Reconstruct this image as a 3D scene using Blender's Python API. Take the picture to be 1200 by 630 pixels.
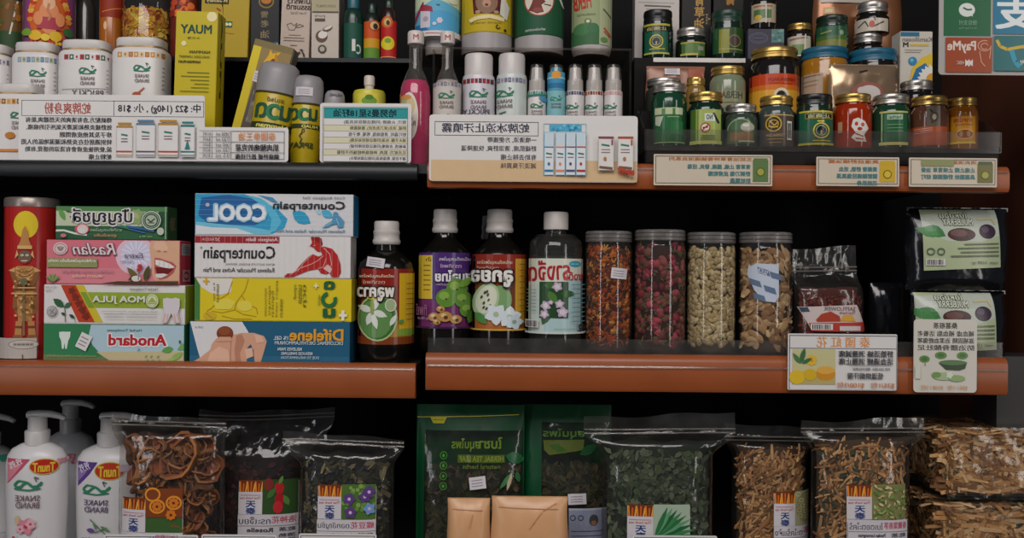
import bpy, bmesh, math, random
from mathutils import Vector, Matrix, noise
random.seed(7)
sc = bpy.context.scene
for o in list(bpy.data.objects): bpy.data.objects.remove(o)
COL = sc.collection
PI = math.pi
# ---------------------------------------------------------------- camera, light, exposure
K, D, EZ, ROLL = 0.0011, 1.2, 1.35, math.radians(0.5)   # metres per photo pixel at the shelf front, camera distance, eye height
cam = bpy.data.cameras.new('camera'); co = bpy.data.objects.new('camera', cam); COL.objects.link(co)
cam.sensor_width = 36; cam.lens = 36 * D / (1200 * K); cam.clip_start = 0.02
co.matrix_world = Matrix.Translation((0, -D, EZ)) @ Matrix.Rotation(ROLL, 4, Vector((0, 1, 0))).inverted() @ Matrix.Rotation(PI / 2, 4, 'X')
sc.camera = co
sc.view_settings.view_transform = 'Standard'; sc.view_settings.look = 'None'
sc.view_settings.gamma = 1; sc.view_settings.use_curve_mapping = False
sc.view_settings.exposure = 0.08
w = bpy.data.worlds.new('dusk_street'); sc.world = w; w.use_nodes = True
w.node_tree.nodes['Background'].inputs[0].default_value = (0.62, 0.72, 0.9, 1)
w.node_tree.nodes['Background'].inputs[1].default_value = 0.075

def lamp(name, loc, target, sx, sy, power, col):
    l = bpy.data.lights.new(name, 'AREA'); l.shape = 'RECTANGLE'; l.size = sx; l.size_y = sy; l.energy = power; l.color = col
    o = bpy.data.objects.new(name, l); COL.objects.link(o); o.location = loc
    o.rotation_euler = (Vector(target) - Vector(loc)).to_track_quat('-Z', 'Y').to_euler()
    return o
lamp('street_daylight', (-0.25, -1.9, 2.75), (0, 0.05, 1.35), 2.0, 0.9, 37, (1.0, 0.95, 0.925))
lamp('doorway_daylight', (1.9, -2.0, 1.7), (0.2, 0.1, 1.4), 0.35, 2.0, 11.0, (1.0, 0.95, 0.9))
lamp('alley_daylight', (-2.0, -2.2, 1.7), (-0.2, 0.1, 1.4), 0.3, 2.0, 9.5, (0.97, 0.97, 1.0))

# ---------------------------------------------------------------- helpers
def S(Y): return K * (1 + Y / D)
CR, SR = math.cos(ROLL), math.sin(ROLL)
def unroll(px, py):
    x, y = px - 600, py - 315
    return x * CR + y * SR, y * CR - x * SR
def PX(px, py, Y): return unroll(px, py)[0] * S(Y)
def PZ(px, py, Y): return EZ - unroll(px, py)[1] * S(Y)
def up(n): return EZ + n * K

def lin(c):
    c = c / 255
    return c / 12.92 if c <= 0.04045 else ((c + 0.055) / 1.055) ** 2.4
def H(h):
    return tuple(lin(int(h[i:i + 2], 16)) for i in (0, 2, 4))

_mats = {}
def mat(col, rough=0.5, metal=0.0, spec=0.5, vary=0.08, scale=60, bump=0.0, trans=0.0):
    key = (col, rough, metal, spec, vary, scale, bump, trans)
    if key in _mats: return _mats[key]
    m = bpy.data.materials.new('surface_' + str(len(_mats))); m.use_nodes = True
    nt = m.node_tree; b = nt.nodes['Principled BSDF']
    b.inputs['Roughness'].default_value = rough; b.inputs['Metallic'].default_value = metal
    b.inputs['Specular IOR Level'].default_value = spec
    tc = nt.nodes.new('ShaderNodeTexCoord'); nz = nt.nodes.new('ShaderNodeTexNoise'); nz.inputs['Scale'].default_value = scale
    nt.links.new(tc.outputs['Object'], nz.inputs['Vector'])
    mx = nt.nodes.new('ShaderNodeMix'); mx.data_type = 'RGBA'; mx.blend_type = 'MULTIPLY'
    rmp = nt.nodes.new('ShaderNodeMapRange'); rmp.inputs['To Min'].default_value = 1 - vary * 2; rmp.inputs['To Max'].default_value = 1.0
    nt.links.new(nz.outputs['Fac'], rmp.inputs['Value'])
    mx.inputs['Factor'].default_value = 1
    if col == 'attr':
        a = nt.nodes.new('ShaderNodeAttribute'); a.attribute_name = 'Col'; nt.links.new(a.outputs['Color'], mx.inputs['A'])
    else:
        mx.inputs['A'].default_value = (*H(col), 1)
    nt.links.new(rmp.outputs['Result'], mx.inputs['B'])
    nt.links.new(mx.outputs['Result'], b.inputs['Base Color'])
    if bump:
        bp = nt.nodes.new('ShaderNodeBump'); bp.inputs['Strength'].default_value = bump; bp.inputs['Distance'].default_value = 0.002
        nt.links.new(nz.outputs['Fac'], bp.inputs['Height']); nt.links.new(bp.outputs['Normal'], b.inputs['Normal'])
    if trans: b.inputs['Transmission Weight'].default_value = trans
    _mats[key] = m; return m
def clear(tint='ffffff', haze=0.04, rough=0.08, gloss=1.0, hazecol='c9c4bc', bump=0.0, scale=45, face=0.0):
    """thin clear plastic or glass: see-through, a little milky, shiny by Fresnel"""
    key = ('clear', tint, haze, rough, gloss, hazecol, bump, scale, face)
    if key in _mats: return _mats[key]
    m = bpy.data.materials.new('clear_' + str(len(_mats))); m.use_nodes = True; nt = m.node_tree
    nt.nodes.remove(nt.nodes['Principled BSDF']); out = nt.nodes['Material Output']
    t = nt.nodes.new('ShaderNodeBsdfTransparent'); t.inputs[0].default_value = (*H(tint), 1)
    df = nt.nodes.new('ShaderNodeBsdfDiffuse'); df.inputs[0].default_value = (*H(hazecol), 1)
    g = nt.nodes.new('ShaderNodeBsdfGlossy'); g.inputs['Roughness'].default_value = rough
    tc = nt.nodes.new('ShaderNodeTexCoord'); nz = nt.nodes.new('ShaderNodeTexNoise'); nz.inputs['Scale'].default_value = scale
    nt.links.new(tc.outputs['Object'], nz.inputs['Vector'])
    m1 = nt.nodes.new('ShaderNodeMixShader')
    hm = nt.nodes.new('ShaderNodeMath'); hm.operation = 'MULTIPLY'; hm.inputs[1].default_value = haze * 2
    nt.links.new(nz.outputs['Fac'], hm.inputs[0]); nt.links.new(hm.outputs[0], m1.inputs[0])
    nt.links.new(t.outputs[0], m1.inputs[1]); nt.links.new(df.outputs[0], m1.inputs[2])
    fr = nt.nodes.new('ShaderNodeLayerWeight'); fr.inputs['Blend'].default_value = 0.5
    pw = nt.nodes.new('ShaderNodeMath'); pw.operation = 'POWER'; pw.inputs[1].default_value = 4.0; nt.links.new(fr.outputs['Facing'], pw.inputs[0])
    fm = nt.nodes.new('ShaderNodeMath'); fm.operation = 'MULTIPLY_ADD'; fm.inputs[1].default_value = 0.85 * gloss; fm.inputs[2].default_value = 0.04 * gloss + face; fm.use_clamp = True
    nt.links.new(pw.outputs[0], fm.inputs[0])
    m2 = nt.nodes.new('ShaderNodeMixShader'); nt.links.new(fm.outputs[0], m2.inputs[0])
    nt.links.new(m1.outputs[0], m2.inputs[1]); nt.links.new(g.outputs[0], m2.inputs[2]); nt.links.new(m2.outputs[0], out.inputs[0])
    if bump:
        bp = nt.nodes.new('ShaderNodeBump'); bp.inputs['Strength'].default_value = bump; bp.inputs['Distance'].default_value = 0.004
        nt.links.new(nz.outputs['Fac'], bp.inputs['Height']); nt.links.new(bp.outputs['Normal'], g.inputs['Normal']); nt.links.new(bp.outputs['Normal'], fr.inputs['Normal'])
    _mats[key] = m; return m
PRINT = mat('attr', 0.5, vary=0.03, scale=90, spec=0.22)
GLOSSPRINT = mat('attr', 0.25, vary=0.03, scale=80, spec=0.35)
DRY = mat('attr', 0.8, vary=0.15, scale=160, spec=0.25)
GLASS = clear('fbfdfb', 0.015, 0.03)
PLASTIC = clear('f6f4f2', 0.05, 0.1)
FILM = clear('f4f3f1', 0.018, 0.12, 1.25, bump=0.5, scale=38)
ACRYL = clear('f0eeec', 0.028, 0.1, 1.0)
GOLD = mat('c9a55c', 0.32, 0.85, vary=0.12, scale=40)
SILVER = mat('b9b4ad', 0.34, 0.85, vary=0.1, scale=40)
WHITE = mat('d8d4d0', 0.4); BLACK = mat('141415', 0.35); DARKGREEN = mat('14261d', 0.3)

class MB:
    """collects geometry for ONE mesh"""
    def __init__(s): s.v = []; s.f = []; s.c = []
    def add(s, verts, faces, col=(.5, .5, .5)):
        n = len(s.v); s.v += [tuple(p) for p in verts]
        for f in faces: s.f.append([i + n for i in f]); s.c.append(col)
    def box(s, x0, x1, y0, y1, z0, z1, col=(.5, .5, .5)):
        v = [(x, y, z) for z in (z0, z1) for y in (y0, y1) for x in (x0, x1)]
        s.add(v, [(0, 2, 3, 1), (4, 5, 7, 6), (0, 1, 5, 4), (2, 6, 7, 3), (0, 4, 6, 2), (1, 3, 7, 5)], col)
    def lathe(s, prof, n=40, sq=2.0, fy=1.0, cap0=True, cap1=True, ox=0, oy=0, col=(.5, .5, .5), rib=0):
        vs = []
        for (r, z) in prof:
            for i in range(n):
                t = 2 * PI * i / n; c, q = math.cos(t), math.sin(t)
                rr = r * (1 + (rib if i % 2 else 0))
                vs.append((ox + rr * math.copysign(abs(c) ** (2 / sq), c), oy + fy * rr * math.copysign(abs(q) ** (2 / sq), q), z))
        fs = []
        for k in range(len(prof) - 1):
            for i in range(n):
                j = (i + 1) % n
                fs.append((k * n + i, k * n + j, (k + 1) * n + j, (k + 1) * n + i))
        if cap0: fs.append(tuple(range(n - 1, -1, -1)))
        if cap1: fs.append(tuple((len(prof) - 1) * n + i for i in range(n)))
        s.add(vs, fs, col)
    def tube(s, pts, r, n=10, col=(.5, .5, .5), fx=1.0):
        pts = [Vector(p) for p in pts]; vs = []
        rs = r if isinstance(r, (list, tuple)) else [r] * len(pts)
        for i, p in enumerate(pts):
            t = (pts[min(i + 1, len(pts) - 1)] - pts[max(i - 1, 0)]).normalized()
            a = t.cross(Vector((0, 0, 1)));
            if a.length < 1e-3: a = t.cross(Vector((0, 1, 0)))
            a.normalize(); b = a.cross(t)
            for k in range(n):
                q = 2 * PI * k / n
                vs.append(p + a * math.cos(q) * rs[i] * fx + b * math.sin(q) * rs[i])
        fs = [(i * n + k, i * n + (k + 1) % n, (i + 1) * n + (k + 1) % n, (i + 1) * n + k) for i in range(len(pts) - 1) for k in range(n)]
        fs += [tuple(range(n)), tuple((len(pts) - 1) * n + k for k in range(n - 1, -1, -1))]
        s.add(vs, fs, col)
    def build(s, name, m, parent=None, smooth=40, bevel=0.0, seg=2):
        me = bpy.data.meshes.new(name)
        if bevel:
            bm = bmesh.new(); vs = [bm.verts.new(p) for p in s.v]
            for f in s.f: bm.faces.new([vs[i] for i in f])
            bmesh.ops.bevel(bm, geom=bm.edges[:], offset=bevel, segments=seg, affect='EDGES', clamp_overlap=True)
            bmesh.ops.recalc_face_normals(bm, faces=bm.faces[:]); bm.to_mesh(me); bm.free()
        else:
            me.from_pydata(s.v, [], s.f)
            at = me.color_attributes.new('Col', 'FLOAT_COLOR', 'CORNER'); k = 0
            buf = []
            for f, c in zip(s.f, s.c): buf += [c[0], c[1], c[2], 1.0] * len(f)
            at.data.foreach_set('color', buf)
        if smooth:
            me.polygons.foreach_set('use_smooth', [True] * len(me.polygons)); me.set_sharp_from_angle(angle=math.radians(smooth))
        me.materials.append(m)
        o = bpy.data.objects.new(name, me); COL.objects.link(o)
        if parent is not None: o.parent = parent
        return o

def thing(name, label, cat, loc, rotz=0.0, group=None, lean=0.0):
    o = bpy.data.objects.new(name, None); o.empty_display_size = 0.02; COL.objects.link(o)
    o.location = loc; o.rotation_euler = (0, lean, rotz); o['label'] = label; o['category'] = cat
    if group: o['group'] = group
    return o
def tag(o, label, cat, group=None):
    o['label'] = label; o['category'] = cat
    if group: o['group'] = group
    return o

_tc = {}
def text_geo(s, bold=0.0, shear=0.0):
    key = (s, bold, shear)
    if key in _tc: return _tc[key]
    cu = bpy.data.curves.new('t', 'FONT'); cu.body = s; cu.size = 1; cu.resolution_u = 2; cu.offset = bold; cu.shear = shear; cu.fill_mode = 'FRONT'
    ob = bpy.data.objects.new('t', cu); COL.objects.link(ob)
    dg = bpy.context.evaluated_depsgraph_get(); me = ob.evaluated_get(dg).to_mesh()
    v = [(p.co.x, p.co.y) for p in me.vertices]; f = [tuple(p.vertices) for p in me.polygons]
    ob.evaluated_get(dg).to_mesh_clear(); bpy.data.objects.remove(ob); bpy.data.curves.remove(cu)
    if not v: v = [(0, 0), (1, 0), (1, 1)]; f = []
    xs = [p[0] for p in v]; ys = [p[1] for p in v]
    _tc[key] = (v, f, min(xs), max(xs), min(ys), max(ys)); return _tc[key]

class Deck:
    """flat printed artwork in photo pixels, laid onto a surface by a mapper (x, y, lift) -> local point"""
    STEP = 0.00012
    def __init__(s, mapper, cut=None, base=0.0003, clip=None):
        s.clip = clip; s.stk = []
        s.map = mapper; s.cut = cut; s.v = []; s.f = []; s.c = []; s.l = 0; s.z = (0, 0, 1.0); s.base = base
    def use(s, ox, oy, sc_): s.z = (ox, oy, sc_); return s
    def q(s, x, y): return (s.z[0] + x / s.z[2], s.z[1] + y / s.z[2])
    def raw(s, pts, faces, col):
        n = len(s.v); s.v += [(p[0], p[1], s.l) for p in pts]
        for f in faces: s.f.append([i + n for i in f]); s.c.append(col)
        s.l += 1
    def poly(s, pts, c): s.raw([s.q(*p) for p in pts], [list(range(len(pts)))], H(c))
    def rect(s, x0, y0, x1, y1, c): s.poly([(x0, y0), (x1, y0), (x1, y1), (x0, y1)], c)
    def frame(s, x0, y0, x1, y1, t, c):
        a = [(x0, y0), (x1, y0), (x1, y1), (x0, y1)]; b = [(x0 + t, y0 + t), (x1 - t, y0 + t), (x1 - t, y1 - t), (x0 + t, y1 - t)]
        s.raw([s.q(*p) for p in a + b], [(i, (i + 1) % 4, 4 + (i + 1) % 4, 4 + i) for i in range(4)], H(c))
    def ell(s, cx, cy, rx, ry, c, n=20, rot=0.0):
        ca, sa = math.cos(rot), math.sin(rot)
        s.poly([(cx + rx * math.cos(2 * PI * i / n) * ca - ry * math.sin(2 * PI * i / n) * sa, cy + rx * math.cos(2 * PI * i / n) * sa + ry * math.sin(2 * PI * i / n) * ca) for i in range(n)], c)
    def ring(s, cx, cy, rx, ry, t, c, n=24, a0=0.0, a1=2 * PI):
        p = []
        full = abs(a1 - a0) > 6.2; m = n if full else n + 1
        for i in range(m):
            a = a0 + (a1 - a0) * i / n
            p += [s.q(cx + rx * math.cos(a), cy + ry * math.sin(a)), s.q(cx + (rx - t) * math.cos(a), cy + (ry - t) * math.sin(a))]
        s.raw(p, [(2 * i, 2 * ((i + 1) % m), 2 * ((i + 1) % m) + 1, 2 * i + 1) for i in range(n)], H(c))
    def line(s, pts, w_, c):
        P, F = [], []
        for (a, b) in zip(pts[:-1], pts[1:]):
            dx, dy = b[0] - a[0], b[1] - a[1]; L = math.hypot(dx, dy) or 1; nx, ny = -dy / L * w_ / 2, dx / L * w_ / 2
            k = len(P); P += [s.q(a[0] + nx, a[1] + ny), s.q(b[0] + nx, b[1] + ny), s.q(b[0] - nx, b[1] - ny), s.q(a[0] - nx, a[1] - ny)]; F.append((k, k + 1, k + 2, k + 3))
        s.raw(P, F, H(c))
    def T(s, txt, x0, y0, x1, y1, c, bold=0.0, mir=True, rot=0.0, shear=0.0, keep=None):
        v, f, a0, a1, b0, b1 = text_geo(txt, 0.0, shear)
        if any(ord(ch) > 0x2e80 for ch in txt): bold = min(bold, .03)
        w_, h_ = max(a1 - a0, 1e-4), max(b1 - b0, 1e-4)
        if keep:                                            # natural width, anchored at x1 (or x0 when keep == 'l')
            nw = (y1 - y0) * w_ / h_
            if keep == 'l': x1 = min(x1, x0 + nw)
            else: x0 = max(x0, x1 - nw)
        cx, cy = (x0 + x1) / 2, (y0 + y1) / 2; ca, sa = math.cos(rot), math.sin(rot); P = []; F = []
        sh = [(0, 0)] if not bold else [(-bold, 0), (bold, 0)] if bold < .02 else [(-bold, -bold * .7), (bold, -bold * .7), (-bold, bold * .7), (bold, bold * .7)]
        if bold >= .05: sh += [(-bold * 1.2, 0), (bold * 1.2, 0), (0, bold), (0, -bold), (0, 0)]
        n = len(v); F = [[i + n * k for i in q] for k in range(len(sh)) for q in f]
        for (x, y) in [(x + a, y + b) for a, b in sh for x, y in v]:
            u = (x - a0) / w_ - 0.5
            if mir: u = -u
            dx, dy = u * (x1 - x0), (0.5 - (y - b0) / h_) * (y1 - y0)
            P.append(s.q(cx + dx * ca - dy * sa, cy + dx * sa + dy * ca))
        s.raw(P, F, H(c))
        for k in range(1, len(sh)):
            for i in range(len(s.v) - n * (len(sh) - k), len(s.v) - n * (len(sh) - k - 1)): s.v[i] = (s.v[i][0], s.v[i][1], s.v[i][2] + k * .09)
    def para(s, lines, x0, x1, y, dy, h, c, bold=0.0, keep='r'):
        for t in lines:
            s.T(t, x0, y, x1, y + h, c, bold, keep=keep); s.l -= .93; y += dy
        s.l += 1
    def leaf(s, x, y, L, w_, a, c):
        p = []
        for t, k in ((0, 0), (.25, .8), (.5, 1), (.75, .7), (1, 0), (.75, -.7), (.5, -1), (.25, -.8)):
            u, q = t * L, k * w_ / 2; p.append((x + u * math.cos(a) - q * math.sin(a), y + u * math.sin(a) + q * math.cos(a)))
        s.poly(p, c)
    def flower(s, x, y, r, n, c, c2=None, a0=0.0):
        for i in range(n): s.leaf(x, y, r, r * .8, a0 + 2 * PI * i / n, c); s.l -= .93
        s.l += 1
        if c2: s.ell(x, y, r * .25, r * .25, c2, 10)
    def dots(s, x0, y0, x1, y1, n, r, cols, el=1.0):
        for i in range(n):
            x, y = random.uniform(x0, x1), random.uniform(y0, y1); q = r * random.uniform(.6, 1.3)
            s.ell(x, y, q, q * el, random.choice(cols), 8, random.random() * PI); s.l -= random.choice((0, .93))
    def bars(s, x0, y0, x1, y1, c='1b1b1b', bg='d8d4d0'):
        s.rect(x0, y0, x1, y1, bg); x = x0 + (x1 - x0) * .06; R = random.Random(5); P, F = [], []
        while x < x1 - (x1 - x0) * .08:
            w_ = (x1 - x0) * R.choice((.02, .03, .05)); k = len(P); m = (y1 - y0) * .1
            P += [s.q(x, y0 + m), s.q(x + w_, y0 + m), s.q(x + w_, y1 - m), s.q(x, y1 - m)]; F.append((k, k + 1, k + 2, k + 3)); x += w_ + (x1 - x0) * R.choice((.025, .04))
        s.raw(P, F, H(c))
    def build(s, name, parent, m=None):
        bm = bmesh.new(); lay = bm.faces.layers.float_vector.new('c3'); vs = [bm.verts.new(p) for p in s.v]
        for f, c in zip(s.f, s.c):
            try: fc = bm.faces.new([vs[i] for i in f])
            except ValueError: continue
            fc[lay] = c
        if s.clip:
            for co_, no_ in (((s.clip[0], 0, 0), (-1, 0, 0)), ((s.clip[2], 0, 0), (1, 0, 0)), ((0, s.clip[1], 0), (0, -1, 0)), ((0, s.clip[3], 0), (0, 1, 0))):
                bmesh.ops.bisect_plane(bm, geom=bm.verts[:] + bm.edges[:] + bm.faces[:], plane_co=co_, plane_no=no_, dist=1e-5, clear_outer=True)
        if s.cut:
            bmesh.ops.triangulate(bm, faces=[f for f in bm.faces if len(f.verts) > 4])
            x = s.cut[0]
            while x < s.cut[1]:
                bmesh.ops.bisect_plane(bm, geom=bm.verts[:] + bm.edges[:] + bm.faces[:], plane_co=(x, 0, 0), plane_no=(1, 0, 0), dist=1e-5)
                x += s.cut[2]
        if s.cut and len(s.cut) > 3:
            y = s.cut[3]
            while y < s.cut[4]:
                bmesh.ops.bisect_plane(bm, geom=bm.verts[:] + bm.edges[:] + bm.faces[:], plane_co=(0, y, 0), plane_no=(0, 1, 0), dist=1e-5)
                y += s.cut[2]
        me = bpy.data.meshes.new(name)
        for f in bm.faces:
            if f.normal.z > 0: f.normal_flip()
        cols = [tuple(f[lay]) for f in bm.faces]; ns = [len(f.verts) for f in bm.faces]
        for v in bm.verts: v.co = s.map(v.co.x, v.co.y, s.base + v.co.z * s.STEP)
        bm.to_mesh(me); bm.free()
        at = me.color_attributes.new('Col', 'FLOAT_COLOR', 'CORNER'); buf = []
        for c, n in zip(cols, ns): buf += [c[0], c[1], c[2], 1.0] * n
        at.data.foreach_set('color', buf)
        me.materials.append(m or PRINT)
        o = bpy.data.objects.new(name, me); COL.objects.link(o); o.parent = parent
        for z_, a_ in s.stk:
            d2 = Deck(s.map, s.cut, s.base + s.l * s.STEP, s.clip); d2.z = z_; _sticker(d2, *a_)
            d2.build('price_sticker', o)['label'] = 'white price sticker'
        return o

def sticker(d, x, y, w_, h_, rot=0.0, col='cfc8cc'): d.stk.append((d.z, (x, y, w_, h_, rot, col)))
def _sticker(d, x, y, w_, h_, rot=0.0, col='cfc8cc'):
    ca, sa = math.cos(rot), math.sin(rot)
    f = lambda a, b: (x + a * ca - b * sa, y + a * sa + b * ca)
    d.poly([f(-w_ / 2, -h_ / 2), f(w_ / 2, -h_ / 2), f(w_ / 2, h_ / 2), f(-w_ / 2, h_ / 2)], col)
    for k in (-.22, .02, .24): d.line([f(-w_ * .36, h_ * k), f(w_ * .3, h_ * k)], h_ * .07, '8a8589'); d.l -= .93
    d.l += 1
# ---------------------------------------------------------------- builders
def flat_map(cx, cy, s, y, zc):
    """photo pixel -> local point on an upright plane at local depth y"""
    return lambda px, py, l: ((px - cx) * s, y - l, zc + (cy - py) * s)

def carton(name, label, cat, x0, x1, y0, y1, Y, dep, col, deco, group=None, z=None, rotz=0.0, lean=0.0, end=None, endcol=None, rough=.42, zoom=None):
    """a cardboard box: carton, printed front, printed right end; (x0,y0,x1,y1) is its front in the photo at depth Y"""
    s = S(Y); w_ = (x1 - x0) * s; cx = (x0 + x1) / 2
    h = (y1 - y0) * s if z is None else PZ(cx, y0, Y) - z
    zb = PZ(cx, y1, Y) if z is None else z
    t = thing(name, label, cat, (PX(cx, (y0 + y1) / 2, Y), Y + dep / 2, zb + (.0004 if z is not None else 0) + abs(math.sin(lean)) * w_ / 2), rotz, group, lean)
    m = MB(); m.box(-w_ / 2, w_ / 2, -dep / 2, dep / 2, 0, h); m.build('carton', mat(col, rough, vary=.05, spec=.25), t, bevel=.0006)
    d = Deck(flat_map(cx, y0, s, -dep / 2, h), clip=(x0 + .4, y0 + .4, x1 - .4, y0 + h / s - .4))
    if zoom: d.use(*zoom)
    deco(d); d.build('printed_front', t)
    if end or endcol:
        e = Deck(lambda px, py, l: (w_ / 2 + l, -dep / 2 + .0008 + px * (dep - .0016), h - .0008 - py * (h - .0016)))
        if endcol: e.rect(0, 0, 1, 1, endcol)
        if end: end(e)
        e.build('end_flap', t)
    t['h'] = h; t['top'] = zb + h
    return t

def round_deck(cx, ytop, s, r, ztop, wx, wy, n=2.0, fy=1.0, zoom=None):
    """artwork wrapped round a turned body standing at world (wx, wy)"""
    def mp(px, py, l):
        m_ = unroll(px, ytop)[0] * K / D; a = m_ * (wy + D) - wx; z = ztop + (ytop - py) * s
        A = m_ * m_ + 1 / fy ** 2; dc = max(0, (a * m_) ** 2 - A * (a * a - r * r))
        y = (-a * m_ - math.sqrt(dc)) / A; x = a + m_ * y
        if n == 2.0:
            k = math.hypot(x, y / fy) or 1; x, y = x * r / k, y * r / k
            q = math.hypot(x, y / fy ** 2); return (x + x / q * l, y + y / fy ** 2 / q * l, z)
        y = -fy * r
        for _ in range(12):
            x = max(-r * .985, min(r * .985, a + m_ * y)); y = .5 * y - .5 * fy * r * (1 - (abs(x) / r) ** n) ** (1 / n)
        return (x, y - l, z)
    rp = r / s
    d = Deck(mp, (cx - rp * 1.1, cx + rp * 1.1, rp / 8), clip=(cx - rp * 1.2, -99, cx + rp * 1.2, ytop + ztop / s - .6))
    if zoom: d.use(*zoom)
    return d

def bands(d, x0, x1, y0, y1, cols, n):
    """a row of little coloured blocks round a can"""
    for i in range(n):
        a = x0 + (x1 - x0) * i / n; b = x0 + (x1 - x0) * (i + .8) / n
        d.rect(a, y0, b, y1, cols[i % len(cols)]); d.l -= .93
        d.ell((a + b) / 2, (y0 + y1) / 2, (b - a) * .25, (y1 - y0) * .3, cols[(i + 1) % len(cols)], 8); d.l -= .93
    d.l += 3
def snake(d, cx, cy, w_, txt=True, col='2f7d5c'):
    """green coiled snake emblem over two lines of lettering"""
    p = [(cx - w_ * .5 + w_ * i / 12, cy + w_ * .10 * math.sin(i * .9)) for i in range(13)]
    d.line(p, w_ * .09, col)
    d.line([(cx - w_ * .5, cy), (cx - w_ * .36, cy - w_ * .16), (cx - w_ * .1, cy - w_ * .12), (cx + w_ * .15, cy + w_ * .05), (cx + w_ * .42, cy + w_ * .02), (cx + w_ * .5, cy - w_ * .1)], w_ * .07, col)
    d.line([(cx - w_ * .5, cy + w_ * .14), (cx, cy + w_ * .19), (cx + w_ * .45, cy + w_ * .13)], w_ * .06, col)
    d.line([(cx + w_ * .3, cy - w_ * .12), (cx + w_ * .22, cy - w_ * .3), (cx + w_ * .38, cy - w_ * .24)], w_ * .04, '4b5a55')
    if txt:
        d.T('SNAKE', cx - w_ * .42, cy + w_ * .36, cx + w_ * .42, cy + w_ * .56, '6e5a5e', .012)
        d.T('BRAND', cx - w_ * .42, cy + w_ * .64, cx + w_ * .42, cy + w_ * .84, '6e5a5e', .012)

def lid_prof(r, z0, h):
    return [(r * .93, z0), (r, z0 + h * .06), (r, z0 + h * .3), (r * .965, z0 + h * .38), (r * .965, z0 + h * .48), (r, z0 + h * .56), (r, z0 + h * .84), (r * .965, z0 + h * .97), (r * .86, z0 + h), (r * .8, z0 + h * .93)]

def jar(label, x0, x1, ytop, Y, z, lidm, bodycol, deco, lh=15, neck=.84, shoulder=.14, group=None, name='balm_jar', cat='jar', clearjar=False, fill=.8, zoom=None, lidw=1.0, filname='balm', bodyrough=.12, tall=None):
    """glass jar with a screw lid: glass, content, lid, label"""
    cx = (x0 + x1) / 2; r = (x1 - x0) / 2 * S(Y); Yf = Y - r; s = S(Yf) * (x1 - x0) / (x1 - x0)
    H_ = (PZ(cx, ytop, Yf) - z) if tall is None else tall
    t = thing(name, label, cat, (PX(cx, ytop, Y), Y, z + .0004), 0, group)
    L = lh * S(Y); hb = H_ - L * .92
    sh = hb - L * .25; zs = sh - (sh * shoulder)
    prof = [(r * .86, 0), (r * .97, hb * .025), (r, hb * .07), (r, zs), (r * .97, zs + (sh - zs) * .45), (r * neck * 1.03, sh), (r * neck, sh + L * .1), (r * neck, hb)]
    if clearjar:
        g = MB(); g.lathe(prof, 40, cap1=False); g.build('glass', GLASS, t)
        f = MB(); zf = hb * fill
        f.lathe([(r * .84, .0012), (r * .95, hb * .04), (r * .965, hb * .1), (r * .965, min(zf, zs) * .98), (r * .93 if zf <= zs else r * neck * .95, zf)], 32)
        f.build(filname, mat(bodycol, .3, vary=.12, scale=120), t)
    else:
        g = MB(); g.lathe(prof, 40); g.build('glass', mat(bodycol, bodyrough, vary=.05, spec=.6), t)
    l = MB(); l.lathe(lid_prof(r * .93 * lidw, hb - L * .05, L), 56, rib=.0); l.build('lid', lidm, t)
    if deco:
        d = round_deck(cx, ytop, s, r, H_, t.location.x, t.location.y, zoom=zoom); deco(d); d.build('label', t, GLOSSPRINT)
    t['top'] = z + H_
    return t

def can(label, name, cat, x0, x1, ytop, Y, z, parts, deco=None, n=2.0, group=None, lean=0.0, zoom=None, H_=None, pm=None, fy=1.0):
    """a turned container. parts = [(part name, material, [(r factor, photo y), ...]) ...] from the base up; y None = base"""
    cx = (x0 + x1) / 2; r = (x1 - x0) / 2 * S(Y); Yf = Y - r * fy; s = S(Yf)
    Hh = PZ(cx, ytop, Yf) - z if H_ is None else H_
    t = thing(name, label, cat, (PX(cx, ytop, Y), Y, z + .0004 + abs(math.sin(lean)) * r * .94), 0, group, lean)
    zz = lambda y: 0.0 if y is None else max(0, Hh - (y - ytop) * s)
    for (nm, m, prof) in parts:
        b = MB(); b.lathe([(r * f, zz(y)) for f, y in prof], 44, sq=n, fy=fy); b.build(nm, m, t)
    if deco:
        d = round_deck(cx, ytop, s, r, Hh, t.location.x, t.location.y, n=n, fy=fy, zoom=zoom); deco(d); d.build('label', t, pm or PRINT)
    t['top'] = z + Hh
    return t

def sign(label, x0, x1, y0, y1, Y, deco, group='price signs', zoom=None, col='d6d2ce', rotz=0.0, z=None, corner=3, name='price_sign', tilt=0.0, cat='sign'):
    """laminated price card: card with printed face"""
    s = S(Y); w_ = (x1 - x0) * s; h = (y1 - y0) * s; cx = (x0 + x1) / 2; c = corner * s
    t = thing(name, label, cat, (PX(cx, (y0 + y1) / 2, Y), Y, PZ(cx, y1, Y) if z is None else z), rotz, group, tilt)
    m = MB(); P = []
    for (sx, sz, a0) in ((1, 1, 0), (-1, 1, 90), (-1, -1, 180), (1, -1, 270)):
        for k in range(4):
            a = math.radians(a0 + 30 * k); P.append((sx * (w_ / 2 - c) + c * math.cos(a), h / 2 + sz * (h / 2 - c) + c * math.sin(a)))
    n = len(P); m.add([(x, -.0006, z) for x, z in P] + [(x, .0006, z) for x, z in P], [tuple(range(n)), tuple(range(2 * n - 1, n - 1, -1))] + [(i, n + i, n + (i + 1) % n, (i + 1) % n) for i in range(n)])
    m.build('card', mat(col, .35, vary=.03), t, smooth=30)
    d = Deck(flat_map(cx, y0, s, -.0006, h), clip=(x0 + .5, y0 + .5, x1 - .5, y1 - .5))
    if zoom: d.use(*zoom)
    deco(d); d.build('print', t, GLOSSPRINT)
    return t

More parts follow.
